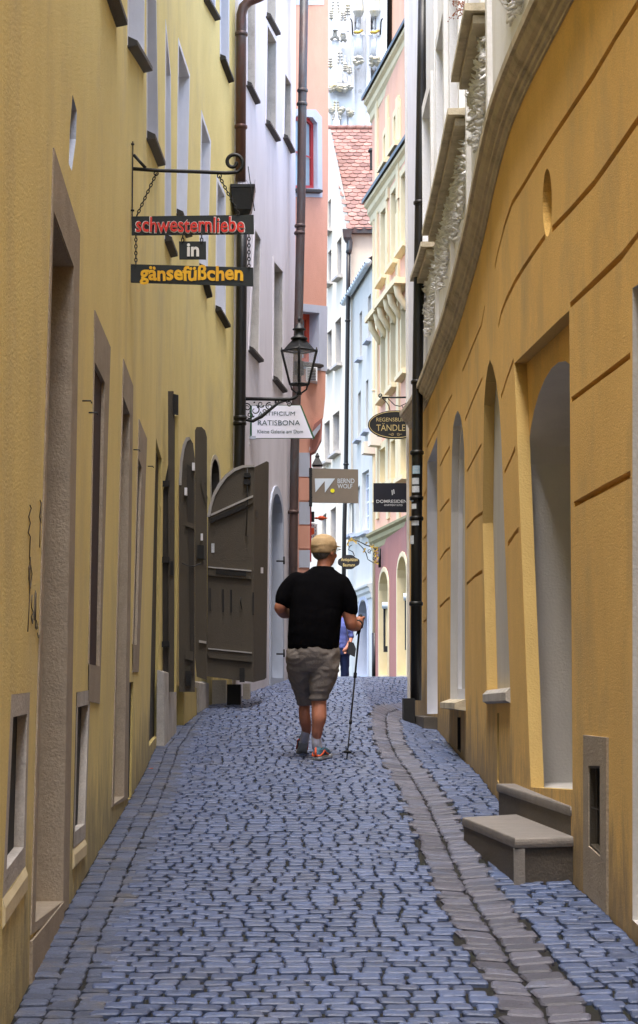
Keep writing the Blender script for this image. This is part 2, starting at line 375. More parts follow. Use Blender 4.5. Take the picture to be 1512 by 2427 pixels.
def arch(x0, x1, ytop, yspring0, yspring1, y0, y1, n=8):
    # arched outline in photo pixels: left column x0 (spring yspring0, foot y0), right column x1
    pts = []
    for k in range(n + 1):
        a = math.pi * k / n; x = (x0 + x1) / 2 - (x1 - x0) / 2 * math.cos(a); ys = yspring0 + (yspring1 - yspring0) * (x - x0) / (x1 - x0)
        ym = ytop - (yspring0 + yspring1) / 2
        pts.append((x, ys + ym * math.sin(a)))
    return pts + [(x1, y1), (x0, y0)]
# ================================================================ ground
LPLAN = [(-.4, -22), (-.95, -6), (-.95, 0), (-.97, 5), (-1.0, 6.18), (-1.037, 6.8), (-1.097, 8.05), (-1.166, 10.03), (-1.24, 12.5), (-1.31, 14.4), (-1.385, 16.1), (-1.37, 17.8), (-1.29, 20), (-1.12, 21.1), (-.885, 22.3)]
RPLAN = [(2.0, -22), (1.33, -6), (1.35, 0), (1.33, 5), (1.27, 7.55), (1.25, 8.3), (1.213, 9.2), (1.181, 11.6), (1.17, 12.6), (1.187, 14.6), (1.199, 16.4), (1.2, 17.5), (1.199, 19.2), (1.155, 21), (1.065, 22.3)]
lx = lambda Y: interp([(b, a) for a, b in LPLAN], Y)
rx = lambda Y: interp([(b, a) for a, b in RPLAN], Y)
mb = MB(); mb.smooth = True
ys = [-60, -20, -6] + [k * .4 for k in range(0, 160)] + [70, 90, 130, 250, 700]; xs = [-400, -60, -12, -5] + [-2.5 + k * .14 for k in range(36)] + [4, 8, 20, 60, 400]
idx = [[mb.vert((x, y, gz(x, y) - .017)) for x in xs] for y in ys]
for i in range(len(ys) - 1):
    for j in range(len(xs) - 1): mb.face((idx[i][j], idx[i][j + 1], idx[i + 1][j + 1], idx[i + 1][j]))
struct(mb, 'ground', 'mortar')
def sett(mb, cx, cy, w, d, rot=0, h=0.0, bev=.0045, jit=.12, up=None):
    # one rounded stone w across, d along the lane
    mb.tone = random.random(); c, s_ = math.cos(rot), math.sin(rot)
    hw, hd = w / 2, d / 2; r = min(hw, hd) * random.uniform(.12, .28)
    base = [(-hw + r, -hd), (hw - r, -hd), (hw, -hd + r), (hw, hd - r), (hw - r, hd), (-hw + r, hd), (-hw, hd - r), (-hw, -hd + r)]
    jx, jy = w * jit, d * jit; cj = [(random.uniform(-jx, jx) * .5, random.uniform(-jy, jy) * .5) for _ in range(4)]; q = [0, 1, 1, 2, 2, 3, 3, 0]
    tilt = (random.gauss(0, .018), random.gauss(0, .014))
    r0, r1, r2 = [], [], []
    for k, (x, y) in enumerate(base):
        x += cj[q[k]][0]; y += cj[q[k]][1]
        for ring, sc, dz in ((r0, (1 - bev * 2.4 / w, 1 - bev * 2.0 / d), 0), (r1, (1, 1), -bev), (r2, (.99, .99), -.03)):
            X = cx + (x * sc[0]) * c - (y * sc[1]) * s_; Y = cy + (x * sc[0]) * s_ + (y * sc[1]) * c
            z = zc_(cx, cy, X, Y) + h + dz + x * tilt[0] + y * tilt[1]
            ring.append(mb.vert((X, Y, z)))
    ctr = mb.vert((cx, cy, zc_(cx, cy, cx, cy) + h + .0015))
    for k in range(8):
        mb.smooth = False; mb.face((ctr, r0[k], r0[(k + 1) % 8])); mb.face((r0[k], r1[k], r1[(k + 1) % 8], r0[(k + 1) % 8])); mb.face((r1[k], r2[k], r2[(k + 1) % 8], r1[(k + 1) % 8]))
def zc_(cx, cy, X, Y): return gz(X, Y)
# main carriage: rows of small setts
road = MB(); road.smooth = True; strip = MB(); strip.smooth = True; gut = MB(); gut.smooth = True; foot = MB(); foot.smooth = True
def wav(X, Y): return .03 * math.sin(X * 1.6 + Y * .7) + .010 * math.sin(X * 4.3 - Y * 1.9)
Y = 4.6
while Y < 29.5:
    big = 1.0 + .12 * max(0, (9 - Y) / 4); dY = random.uniform(.090, .110) * (1 + .035 * max(0, min(Y, 20) - 8))
    xl = (lx(Y) if Y < 22 else -1.1 - (Y - 22) * .0) + (.296 if Y < 17 else max(.12, .296 - (Y - 17) * .06)); xr = interp(GUT, Y) - .145 + random.uniform(-.035, .03)
    if Y > 22: xr = min(interp(GUT, Y) + .1, 3.2)
    rowi = globals().get('rowi', 0) + 1; w0 = random.uniform(.092, .108) * (1 - .012 * max(0, Y - 7)); X = xl + random.uniform(-.02, .01) - (w0 / 2 if rowi % 2 else 0)
    while X < xr - .04:
        wd = w0 * random.uniform(.84, 1.18)
        if X + wd > xr - .03: wd = xr - X
        sett(road, X + wd / 2, Y + dY / 2 + wav(X, Y) + random.gauss(0, .002), wd - random.uniform(.006, .015), dY - random.uniform(.020, .030) * (1 + .04 * max(0, Y - 8)), random.gauss(0, .02), random.gauss(0, .0016))
        X += wd
    Y += dY
struct(road, 'road', 'sett')
# dusty strip of larger setts along the left wall
Y = 4.6
cols = [(.0, .10), (.098, .198), (.196, .30)]
for ci, (a, b) in enumerate(cols):
    Y = 4.6
    while Y < 21.5:
        dY = random.uniform(.07, .105); shrink = 1 if Y < 17 else max(.4, 1 - (Y - 17) * .13)
        x0 = lx(Y) + a * shrink; x1 = lx(Y) + b * shrink
        sett(strip, (x0 + x1) / 2, Y + dY / 2, (x1 - x0) - random.uniform(.0, .018), dY - random.uniform(.012, .02), random.gauss(0, .03), random.gauss(-.004 if ci else -.008, .002)); Y += dY
struct(strip, 'pavement', 'settgrey')
# gutter stones either side of the drain line
for sgn, w0 in ((-1, .145), (1, .15)):
    Y = 4.6
    while Y < 24:
        dY = random.uniform(.085, .155); g0 = interp(GUT, Y + dY / 2); wd = w0 * random.uniform(.8, 1.15)
        ang = math.atan((interp(GUT, Y + .5) - interp(GUT, Y - .5)) / 1.0)
        sett(gut, g0 + sgn * (wd / 2 + .006), Y + dY / 2, wd, dY - random.uniform(.014, .024), random.gauss(0, .04) - sgn * .06, random.gauss(.000, .0022), bev=.007); Y += dY
struct(gut, 'gutter', 'settbrown')
Y = 4.6
while Y < 22.2:
    dY = random.uniform(.080, .105); X = interp(GUT, Y) + .155 + random.uniform(-.02, .02); xr = rx(Y) - .005
    while X < xr - .03:
        wd = random.uniform(.085, .14)
        if X + wd > xr - .04: wd = xr - X
        sett(foot, X + wd / 2, Y + dY / 2 + .05 * math.sin(X * 7 + Y), wd - random.uniform(.007, .02), dY - random.uniform(.013, .02), random.gauss(0, .05), random.gauss(0, .002)); X += wd
    Y += dY
struct(foot, 'pavement', 'sett')

# ================================================================ yellow house on the left
yel = thing('house', 'tall yellow plastered house with brown stone doorways along the left of the lane', 'house', (-1.3, 10, gz(-1.3, 10)))
L1 = Wall(LPLAN, 1, .25, 2)
BS = 'brownstone'
def quadsurr(W, inner, outer, parent, depth, back, kind, rev=BS, sm=BS, **k):
    # surround given by its own outer quad
    return opening(W, inner, parent, depth, kind, rev, back, surround=(outer, sm, .006), **k)
quadsurr(L1, [(124, 500), (172, 632), (146, 2136), (80, 2186)], [(125, 350), (187, 553), (160, 2150), (71, 2215)], yel, .45, 'darkwood', 'door', label='nearest doorway, tall, in a worn brown stone surround')
# threshold
mb = MB(); a = L1.hit(70, 2230); b = L1.hit(146, 2150)
mb.rings([[L1.pos(d, z, .012), L1.pos(d, z - .3, .012), L1.pos(d, z - .3, -.44), L1.pos(d, z, -.44)] for d, z in ((a[0], a[1]), (b[0], a[1]))]); mb.build('threshold', 'brownstone', yel)
quadsurr(L1, [(222, 857), (246, 907), (233, 1579), (208, 1574)], [(223, 735), (260, 823), (234, 1668), (208, 1662)], yel, .012, 'redwood', 'window', backname='shutter', label='window closed with a dark red board')
quadsurr(L1, [(290, 940), (306, 983), (292, 1888), (268, 1905)], [(291, 850), (314, 915), (301, 1893), (264, 1912)], yel, .4, 'darkwood', 'door')
quadsurr(L1, [(326, 1085), (334, 1108), (322, 1528), (313, 1526)], [(328, 993), (347, 1040), (327, 1593), (313, 1593)], yel, .012, 'black', 'window')
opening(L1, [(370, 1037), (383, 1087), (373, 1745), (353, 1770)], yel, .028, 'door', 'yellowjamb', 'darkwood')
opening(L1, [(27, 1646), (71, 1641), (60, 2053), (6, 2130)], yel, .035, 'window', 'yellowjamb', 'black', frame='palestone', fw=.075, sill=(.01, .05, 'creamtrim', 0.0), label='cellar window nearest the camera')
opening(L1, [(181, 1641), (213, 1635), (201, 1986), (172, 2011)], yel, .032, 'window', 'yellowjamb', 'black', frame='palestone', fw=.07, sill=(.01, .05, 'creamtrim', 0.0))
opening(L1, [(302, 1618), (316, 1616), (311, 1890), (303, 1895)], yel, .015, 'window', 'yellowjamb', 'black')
opening(L1, [(172, 225), (182, 262), (180, 330), (170, 405), (163, 388), (166, 300)], yel, .12, 'niche', 'greyblue', 'signnavy', label='narrow slit niche')
WP = 'whitepaint'
sil = (.065, .03, 'darkwood')
for q, bars in (([(238, -330), (275, -190), (275, 30), (238, -75)], (0, 2)), ([(303, -330), (341, -160), (340, 145), (303, 90)], (1, 2)), ([(348, -130), (368, -60), (374, 372), (348, 312)], (1, 3)), ([(393, 73), (403, 180), (404, 590), (391, 556)], (0, 2)),
                ([(423, 105), (448, 183), (440, 545), (419, 496)], (0, 2)), ([(478, 278), (497, 338), (488, 690), (473, 625)], (0, 2)), ([(515, 430), (532, 466), (532, 762), (512, 724)], (0, 2)), ([(523, -190), (541, -120), (540, 180), (523, 130)], (0, 2)), ([(484, -260), (508, -200), (508, 32), (484, -10)], (0, 2))):
    opening(L1, q, yel, .17, 'window', WP, 'darkglass', frame=WP, fw=.05, bars=bars, surround=(.05, WP, .004), sill=sil)
# small arched opening beyond the shutters
opening(L1, arch(500, 520, 1088, 1130, 1140, 1250, 1250), yel, .15, 'niche', 'brownwood', 'darkwood', surround=(.05, 'corn', .006))
s_end = L1.S[-1]
L1.build([(0, -.6), (s_end, .9), (s_end, 10.6), (0, 10.6)], 'yellow', yel)
# back of the house: return wall at the far corner and roof edge
def mass(parent, W, depth, z0, z1, m, name='side_wall', both=True):
    a0 = W.pos(0, z0, -.0); a1 = W.pos(0, z0, -depth); b0 = W.pos(W.S[-1], z0, 0); b1 = W.pos(W.S[-1], z0, -depth); mb = MB()
    for p, q in ((b0, b1), (b1, a1)) + (((a1, a0),) if both else ()):
        mb.poly([p, q, (q.x, q.y, z1), (p.x, p.y, z1)])
    mb.poly([(v.x, v.y, z1) for v in (a0, b0, b1, a1)])
    mb.build(name, m, parent)
mass(yel, L1, 6, -.5, 10.6, 'yellow', both=False)
# plinth blocks under the shutters
for (x0, x1, yt) in ((372, 402, 1590), (420, 452, 1625), (458, 482, 1615)):
    mb = MB(); a = L1.hit(x0, yt); b = L1.hit(x1, yt); zt = (a[1] + b[1]) / 2
    mb.rings([[L1.pos(d, zt, 0), L1.pos(d, zt - .02, .06), L1.pos(d, zt - .8, .07), L1.pos(d, zt - .8, 0)] for d in (a[0], b[0])]); mb.build('plinth', 'palestone' if x0 != 420 else 'yellowjamb', yel)
# graffiti: thin pen lines written down the plaster
mb = MB()
def scrib(pts, r=.002):
    q = L1.px(pts); mb.tube([L1.pos(p[0], p[1], .003) for p in q], r, 4)
scrib([(69, 1197), (72, 1205), (66, 1225), (70, 1240), (65, 1262), (70, 1272), (68, 1320), (70, 1335), (66, 1345), (69, 1400)])
mb.build('graffiti', 'penink', yel); mb = MB()
scrib([(70, 1335), (74, 1360), (70, 1395), (66, 1370), (70, 1320), (68, 1420), (64, 1497)])
scrib([(74, 1410), (73, 1440), (77, 1452), (72, 1462), (75, 1478), (78, 1455), (82, 1400), (80, 1470), (84, 1405), (82, 1490)])
scrib([(85, 1470), (87, 1490), (84, 1492), (86, 1478)]); scrib([(87, 1500), (89, 1512), (91, 1505), (93, 1514), (94, 1510)])
mb.build('graffiti', 'penink', yel); mb = MB()
scrib([(93, 1185), (96, 1195), (92, 1225), (95, 1240), (97, 1190)]); scrib([(94, 1240), (92, 1298)])
mb.build('graffiti', 'penink', yel)
# hooks on the wall
for x, y in ((195, 950), (210, 978), (316, 1066), (350, 1105)):
    mb = MB(); q = L1.hit(x, y); mb.tube([L1.pos(q[0], q[1], -.01), L1.pos(q[0], q[1], .04), L1.pos(q[0], q[1] - .012, .045)], .004, 5); mb.build('hook', 'iron', yel)

# ================================================================ big wooden doors standing open
def leaf(pts, Y0, Y1, th, m, name, parent, edge=None):
    # board standing across the lane: photo outline, depth running Y0 (left side) -> Y1 (right side)
    xs = [p[0] for p in pts]; xa, xb = min(xs), max(xs)
    P = [at(x, y, Y0 + (Y1 - Y0) * (x - xa) / (xb - xa)) for x, y in pts]
    mb = MB(); mb.slab(P, (0, th, 0)); o = mb.build(name, m, parent)
    return o, lambda x, y, d=0: at(x, y, Y0 + (Y1 - Y0) * (x - xa) / (xb - xa)) + Vector((0, -d, 0))
BW = 'brownwood'
def plate(f, pts, d, m, name, parent, th=.02):
    mb = MB(); mb.slab([f(x, y, d) for x, y in pts], (0, th + d * 0, 0)); return mb.build(name, m, parent)
def bar4(f, x0, y0, x1, y1, h, d, m, name, parent): return plate(f, [(x0, y0), (x1, y1), (x1, y1 + h), (x0, y0 + h)], d, m, name, parent, d)
# leaf 1, thin, near
d1, f1 = leaf([(398, 927), (411, 927), (414, 1000), (412, 1640), (399, 1640)], 16.7, 16.72, .04, BW, 'door', yel); d1['label'] = 'tall thin brown door leaf, nearest and tallest of the opened ones'
bar4(f1, 411, 934, 423, 937, 48, .02, 'iron', 'lock', d1)
mb = MB(); mb.slab([f1(x, y, -.02) for x, y in ((383, 1180), (398, 1100), (398, 1642), (386, 1642))], (0, .03, 0)); mb.build('panel', 'darkwood', d1)
mb = MB(); mb.slab([f1(x, y, -.03) for x, y in ((411, 985), (422, 985), (420, 1400), (417, 1640), (412, 1640))], (0, .03, 0)); mb.build('edge_board', 'yellowjamb', d1)
for y in (1140, 1320, 1520): bar4(f1, 384, y, 402, y, 14, .03, 'iron', 'hinge', d1)
bar4(f1, 404, 1330, 411, 1330, 34, .02, 'iron', 'lock_plate', d1)
# leaf 2, arched with pale edge
A2 = [(424, 1640), (424, 1150), (427, 1090), (433, 1055), (441, 1037), (449, 1036), (457, 1050), (461, 1085), (461, 1640)]
d2, f2 = leaf(A2, 18.0, 18.05, .05, BW, 'door', yel); d2['label'] = 'narrow round-topped brown door leaf with a pale edge and white pulls'
mb = MB(); E = [(424, 1150), (427, 1090), (433, 1055), (441, 1037), (449, 1036), (452, 1041), (444, 1046), (438, 1064), (433, 1095), (430, 1150)]
mb.slab([f2(x, y, .015) for x, y in E], (0, .014, 0)); mb.build('rim', 'woodedge', d2)
mb = MB(); mb.slab([f2(x, y, .012) for x, y in ((443, 1100), (459, 1110), (460, 1600), (452, 1600), (447, 1300), (443, 1180))], (0, .01, 0)); mb.build('inner_panel', 'darkwood', d2)
for x, y in ((456, 1098), (438, 1157)): bar4(f2, x, y, x + 6, y, 18, .05, 'whitepaint', 'handle', d2)
bar4(f2, 440, 1235, 461, 1243, 12, .03, BW, 'batten', d2); bar4(f2, 440, 1540, 458, 1545, 22, .03, BW, 'batten', d2)
mb = MB(); mb.tube([f2(432, 1335, .03), f2(445, 1341, .05), f2(460, 1343, .03), f2(470, 1338, .02), f2(477, 1335, .01)], .006, 6); mb.build('chain', 'iron', d2)
bar4(f2, 440, 1590, 453, 1590, 36, .03, 'iron', 'bolt', d2)
# leaf 3
d3, f3 = leaf([(462, 1020), (466, 1012), (478, 1012), (486, 1020), (490, 1035), (490, 1612), (466, 1604), (462, 1560)], 19.3, 19.3, .05, BW, 'door', yel); d3['label'] = 'flat-topped brown door leaf with a square lock box'
bar4(f3, 468, 1292, 484, 1293, 32, .03, 'iron', 'lock_box', d3); bar4(f3, 476, 1265, 481, 1265, 16, .03, 'whitepaint', 'handle', d3); bar4(f3, 472, 1517, 489, 1520, 6, .03, 'woodedge', 'shelf', d3)
mb = MB(); mb.slab([f3(x, y, .02) for x, y in ((478, 1130), (492, 1178), (490, 1200), (476, 1145))], (0, .02, 0)); mb.build('strap', BW, d3)
# leaf 4, wide quarter-round door facing the camera
A4 = [(490, 1603), (493, 1225), (498, 1200), (506, 1172), (518, 1150), (535, 1128), (555, 1113), (575, 1106), (603, 1105), (600, 1617)]
d4, f4 = leaf(A4, 20.0, 20.15, .05, BW, 'door', yel); d4['label'] = 'wide brown door leaf with quarter-round top and iron bolts, standing across the pavement'
rim = [(491, 1225), (496, 1198), (505, 1170), (517, 1147), (534, 1125), (555, 1110), (575, 1103), (603, 1102), (603, 1107), (576, 1109), (557, 1117), (538, 1132), (522, 1154), (510, 1175), (502, 1202), (498, 1225)]
mb = MB(); mb.slab([f4(x, y, .02) for x, y in rim], (0, .07, 0)); mb.build('rim', 'woodedge', d4)
bar4(f4, 500, 1222, 600, 1178, 14, .03, BW, 'batten', d4); bar4(f4, 500, 1219, 600, 1174, 5, .045, 'woodedge', 'ledge', d4); bar4(f4, 500, 1230, 583, 1195, 10, .038, 'iron', 'strap', d4)
bar4(f4, 494, 1343, 596, 1352, 3, .045, 'woodedge', 'ledge', d4); bar4(f4, 494, 1346, 596, 1355, 18, .03, BW, 'batten', d4); bar4(f4, 512, 1348, 584, 1354, 13, .038, 'iron', 'strap', d4)
bar4(f4, 494, 1536, 597, 1546, 3, .045, 'woodedge', 'ledge', d4); bar4(f4, 494, 1539, 597, 1549, 20, .03, BW, 'batten', d4)
for x, y in ((496, 1394), (527, 1397), (546, 1398), (598, 1404)): bar4(f4, x, y, x + 4, y, 54, .012, 'black', 'slot', d4)
mb = MB(); mb.tube([f4(586, 1110, .03), f4(587, 1190, .04), f4(586, 1225, .03), f4(583, 1270, .02), f4(588, 1271, .02)], .006, 6); mb.build('bolt', 'iron', d4)
bar4(f4, 579, 1122, 594, 1122, 10, .05, 'iron', 'bolt_plate', d4); bar4(f4, 579, 1137, 594, 1138, 12, .05, 'iron', 'bolt_plate', d4); bar4(f4, 568, 1583, 580, 1583, 34, .04, 'iron', 'bolt_plate', d4)
mb = MB(); mb.tube([f4(571, 1415, .01), f4(570, 1424, .04), f4(572, 1436, .04), f4(573, 1443, .01)], .005, 6); mb.build('handle', 'iron', d4)
bar4(f4, 501, 1288, 508, 1288, 22, .006, 'sticker', 'sticker', d4)
# leaf 5, folded on beyond it
d5, f5 = leaf([(603, 1107), (632, 1093), (636, 1095), (630, 1600), (628, 1610), (600, 1617)], 20.2, 21.0, .045, BW, 'door', yel); d5['label'] = 'brown door leaf folded back behind the quarter-round one'
bar4(f5, 618, 1345, 624, 1345, 14, .02, 'whitepaint', 'lock', d5); mb = MB(); mb.slab([f5(x, y, .012) for x, y in ((629, 1094), (637, 1096), (631, 1608), (624, 1606))], (0, .05, 0)); mb.build('edge_board', BW, d5)
bar4(f5, 606, 1212, 612, 1212, 14, .03, 'iron', 'hinge', d5)
# stone blocks at the foot of the doors
for (x0, x1, yt, Y) in ((495, 535, 1612, 20.8), (538, 570, 1622, 20.6), (575, 592, 1620, 21.4)):
    a = at(x0, yt, Y); b = at(x1, yt, Y); mb = MB(); mb.box((a.x, Y, gz(a.x, Y) - .05), (b.x, Y + .25, a.z)); mb.build('door_block', 'palestone' if x0 != 538 else 'black', yel)
# ================================================================ ochre house on the right
och = thing('house', 'ochre house with grooved plaster, a long curved stone cornice and ornate white upper floors', 'house', (1.4, 12, gz(1.2, 12)))
R1 = Wall(RPLAN, -1, .25, 2)
G = [[(1512, 7), (1460, 88), (1406, 180), (1340, 280), (1281, 371), (1240, 440), (1214, 481), (1198, 528), (1187, 570), (1179, 601), (1173, 634)],
     [(1560, 215), (1512, 284), (1408, 434), (1350, 500), (1308, 544)], [(1292, 560), (1264, 600), (1240, 636), (1221, 667), (1200, 710), (1188, 742), (1181, 774)],
     [(1560, 510), (1512, 556), (1473, 607), (1420, 658), (1351, 724)], [(1494, 842), (1420, 898), (1354, 948)], [(1494, 1124), (1430, 1158), (1360, 1196)],
     [(1217, 854), (1203, 892), (1187, 944)], [(1221, 1062), (1212, 1085), (1195, 1121)], [(1229, 1255), (1222, 1262), (1203, 1291)],
     [(1149, 725), (1141, 770), (1122, 815), (1096, 880)], [(1143, 896), (1122, 945), (1102, 996)], [(1141, 1053), (1125, 1083), (1106, 1119)], [(1144, 1215), (1125, 1228), (1106, 1252)], [(1143, 1354), (1125, 1366), (1106, 1384)],
     [(1071, 936), (1050, 978), (1026, 1030), (1012, 1060)], [(1066, 1059), (1054, 1080), (1042, 1106)], [(1065, 1183), (1055, 1195), (1043, 1212)], [(1066, 1298), (1056, 1306), (1042, 1327)], [(1066, 1416), (1056, 1424), (1042, 1439)],
     [(1011, 1160), (1006, 1172), (1003, 1180)], [(1011, 1268), (1006, 1274), (1003, 1279)], [(1011, 1368), (1006, 1374), (1003, 1379)], [(1011, 1468), (1006, 1472), (1003, 1476)]]
for g_ in G: R1.groove(g_, .032 if g_[0][0] > 1160 else .026, .045)
# oval niche
ov = [(1297 + 11 * math.cos(a), 480 + 81 * math.sin(a) - (x_ := 0)) for a in [2 * math.pi * k / 20 for k in range(20)]]
opening(R1, ov, och, .10, 'niche', 'ochre', 'stepstone', label='small oval niche high in the ochre wall')
# doorway with inner arched recess
D1 = [(1349, 736), (1219, 861), (1258, 1866), (1357, 1872)]
q = R1.px(D1); poly = ccw(R1.dens(q)); R1.holes.append(poly); dep = .075
mb = MB(); R1.sides(mb, poly, 0, -dep); door = mb.build('door', 'ochrejamb', och, 'doorway with a grey arched door recess above the stone steps')
s0 = min(p[0] for p in q); s1 = max(p[0] for p in q); zb = min(p[1] for p in q); zt = max(p[1] for p in q)
def arcp(sa, sb, z0, zs, zt_, n=12):
    return [(sb, z0)] + [((sa + sb) / 2 + (sb - sa) / 2 * math.cos(math.pi * k / n), zs + (zt_ - zs) * math.sin(math.pi * k / n)) for k in range(n + 1)] + [(sa, z0)]
ia = ccw(arcp(s0 + .10, s1 - .02, zb + .001, zt - .62, zt - .22)); mb = MB()
R1.fill(mb, [(s0 - .1, zb - .1), (s1 + .1, zb - .1), (s1 + .1, zt + .1), (s0 - .1, zt + .1)], -dep, [ia]); mb.build('inner_wall', 'ochre', door)
mb = MB(); R1.sides(mb, ia, -dep, -dep - .35); mb.build('jamb', 'greywhite', door)
mb = MB(); R1.fill(mb, ia, -dep - .35); mb.build('door_leaf', 'greywhite', door)
# arched niche window, white arched window, pale door
opening(R1, [(1144, 1240), (1147, 960), (1151, 905), (1156, 870), (1161, 852), (1168, 868), (1176, 905), (1183, 960), (1188, 1040), (1194, 1213), (1209, 1629), (1154, 1636)], och, .075, 'window', 'ochrejamb', 'greywhite', sill=(.03, .05, 'palestone', .01), backname='closed_panel', label='tall arched blind window with an ochre jamb')
opening(R1, [(1069, 1213), (1071, 1080), (1074, 1010), (1079, 985), (1085, 973), (1091, 985), (1097, 1020), (1101, 1080), (1102, 1213), (1102, 1657), (1067, 1657)], och, .10, 'window', 'greywhite', 'greywhite', frame='whitepaint', fw=.09, sill=(.09, .05, 'corn', .08), label='tall arched window with a white frame')
opening(R1, [(1036, 1034), (1013, 1095), (1012, 1213), (1012, 1692), (1037, 1692)], och, .3, 'door', 'whitepaint', 'greywhite', frame='whitepaint', fw=.08, label='pale tall doorway next to the dark downpipe')
opening(R1, [(1560, 640), (1499, 683), (1499, 2180), (1560, 2240)], och, .12, 'door', 'greywhite', 'greywhite', label='edge of a pale doorway at the near end')
# cellar window
opening(R1, [(1428, 1815), (1400, 1815), (1400, 2005), (1428, 2030)], och, .03, 'window', 'black', 'black', frame='brownwood', fw=.012, bars=(1, 1), surround=([(1443, 1748), (1388, 1742), (1388, 2112), (1443, 2170)], 'brownstone', .012), label='cellar window in a grey stone surround beside the steps')
opening(R1, [(1092, 1700), (1084, 1700), (1084, 1775), (1092, 1785)], och, .12, 'window', 'black', 'black', label='dark cellar slot below the white window')
opening(R1, [(1183, 1690), (1178, 1690), (1178, 1850), (1183, 1858)], och, .05, 'niche', 'ochrejamb', 'stepstone')
mb = MB(); a = R1.hit(1037, 1700); b = R1.hit(1003, 1700)
mb.rings([[R1.pos(d, a[1], .0), R1.pos(d, a[1], .14), R1.pos(d, a[1] - .3, .14), R1.pos(d, a[1] - .3, 0)] for d in (a[0], b[0])]); mb.build('door_step', 'stepstone', och)
# cornice
CB = [(1363, 0), (1308, 103), (1247, 214), (1189, 361), (1166, 487), (1137, 607), (1084, 787), (1037, 901), (1007, 971)]
cs = [R1.hit(*p) for p in CB]
ctab = [(-1, 4.75), (cs[0][0] - 4, 4.75)] + cs + [(R1.S[-1] + 1, cs[-1][1] - .01)]
ctab.sort(); 
def cz(d): return sum(interp(ctab, d + e) for e in (-.6, -.3, 0, .3, .6)) / 5
prof = [(0, 0), (.012, 0), (.012, .02), (.028, .028), (.032, .055), (.052, .06), (.055, .085), (.080, .10), (.098, .125), (.100, .15), (.122, .155), (.125, .20), (0, .225)]
mb = MB(); rows = []; d = 2.0
while d < R1.S[-1] + .01:
    rows.append([R1.pos(d, cz(d) + z, o) for o, z in prof]); d += .2
mb.smooth = False; mb.rings(rows); mb.build('cornice', 'corn', och)
zb0 = -.6
outl = [(0, zb0)] + [(k * .5, zb0 + .0) for k in range(1, int(R1.S[-1] / .5))] + [(R1.S[-1], zb0)] + [(R1.S[-1], cz(R1.S[-1]) + .1)] + [(k * .5, cz(k * .5) + .1) for k in range(int(R1.S[-1] / .5), -1, -1)]
R1.build(outl, 'ochre', och, 'wall', 'ochre plaster ground floor scored with horizontal grooves')
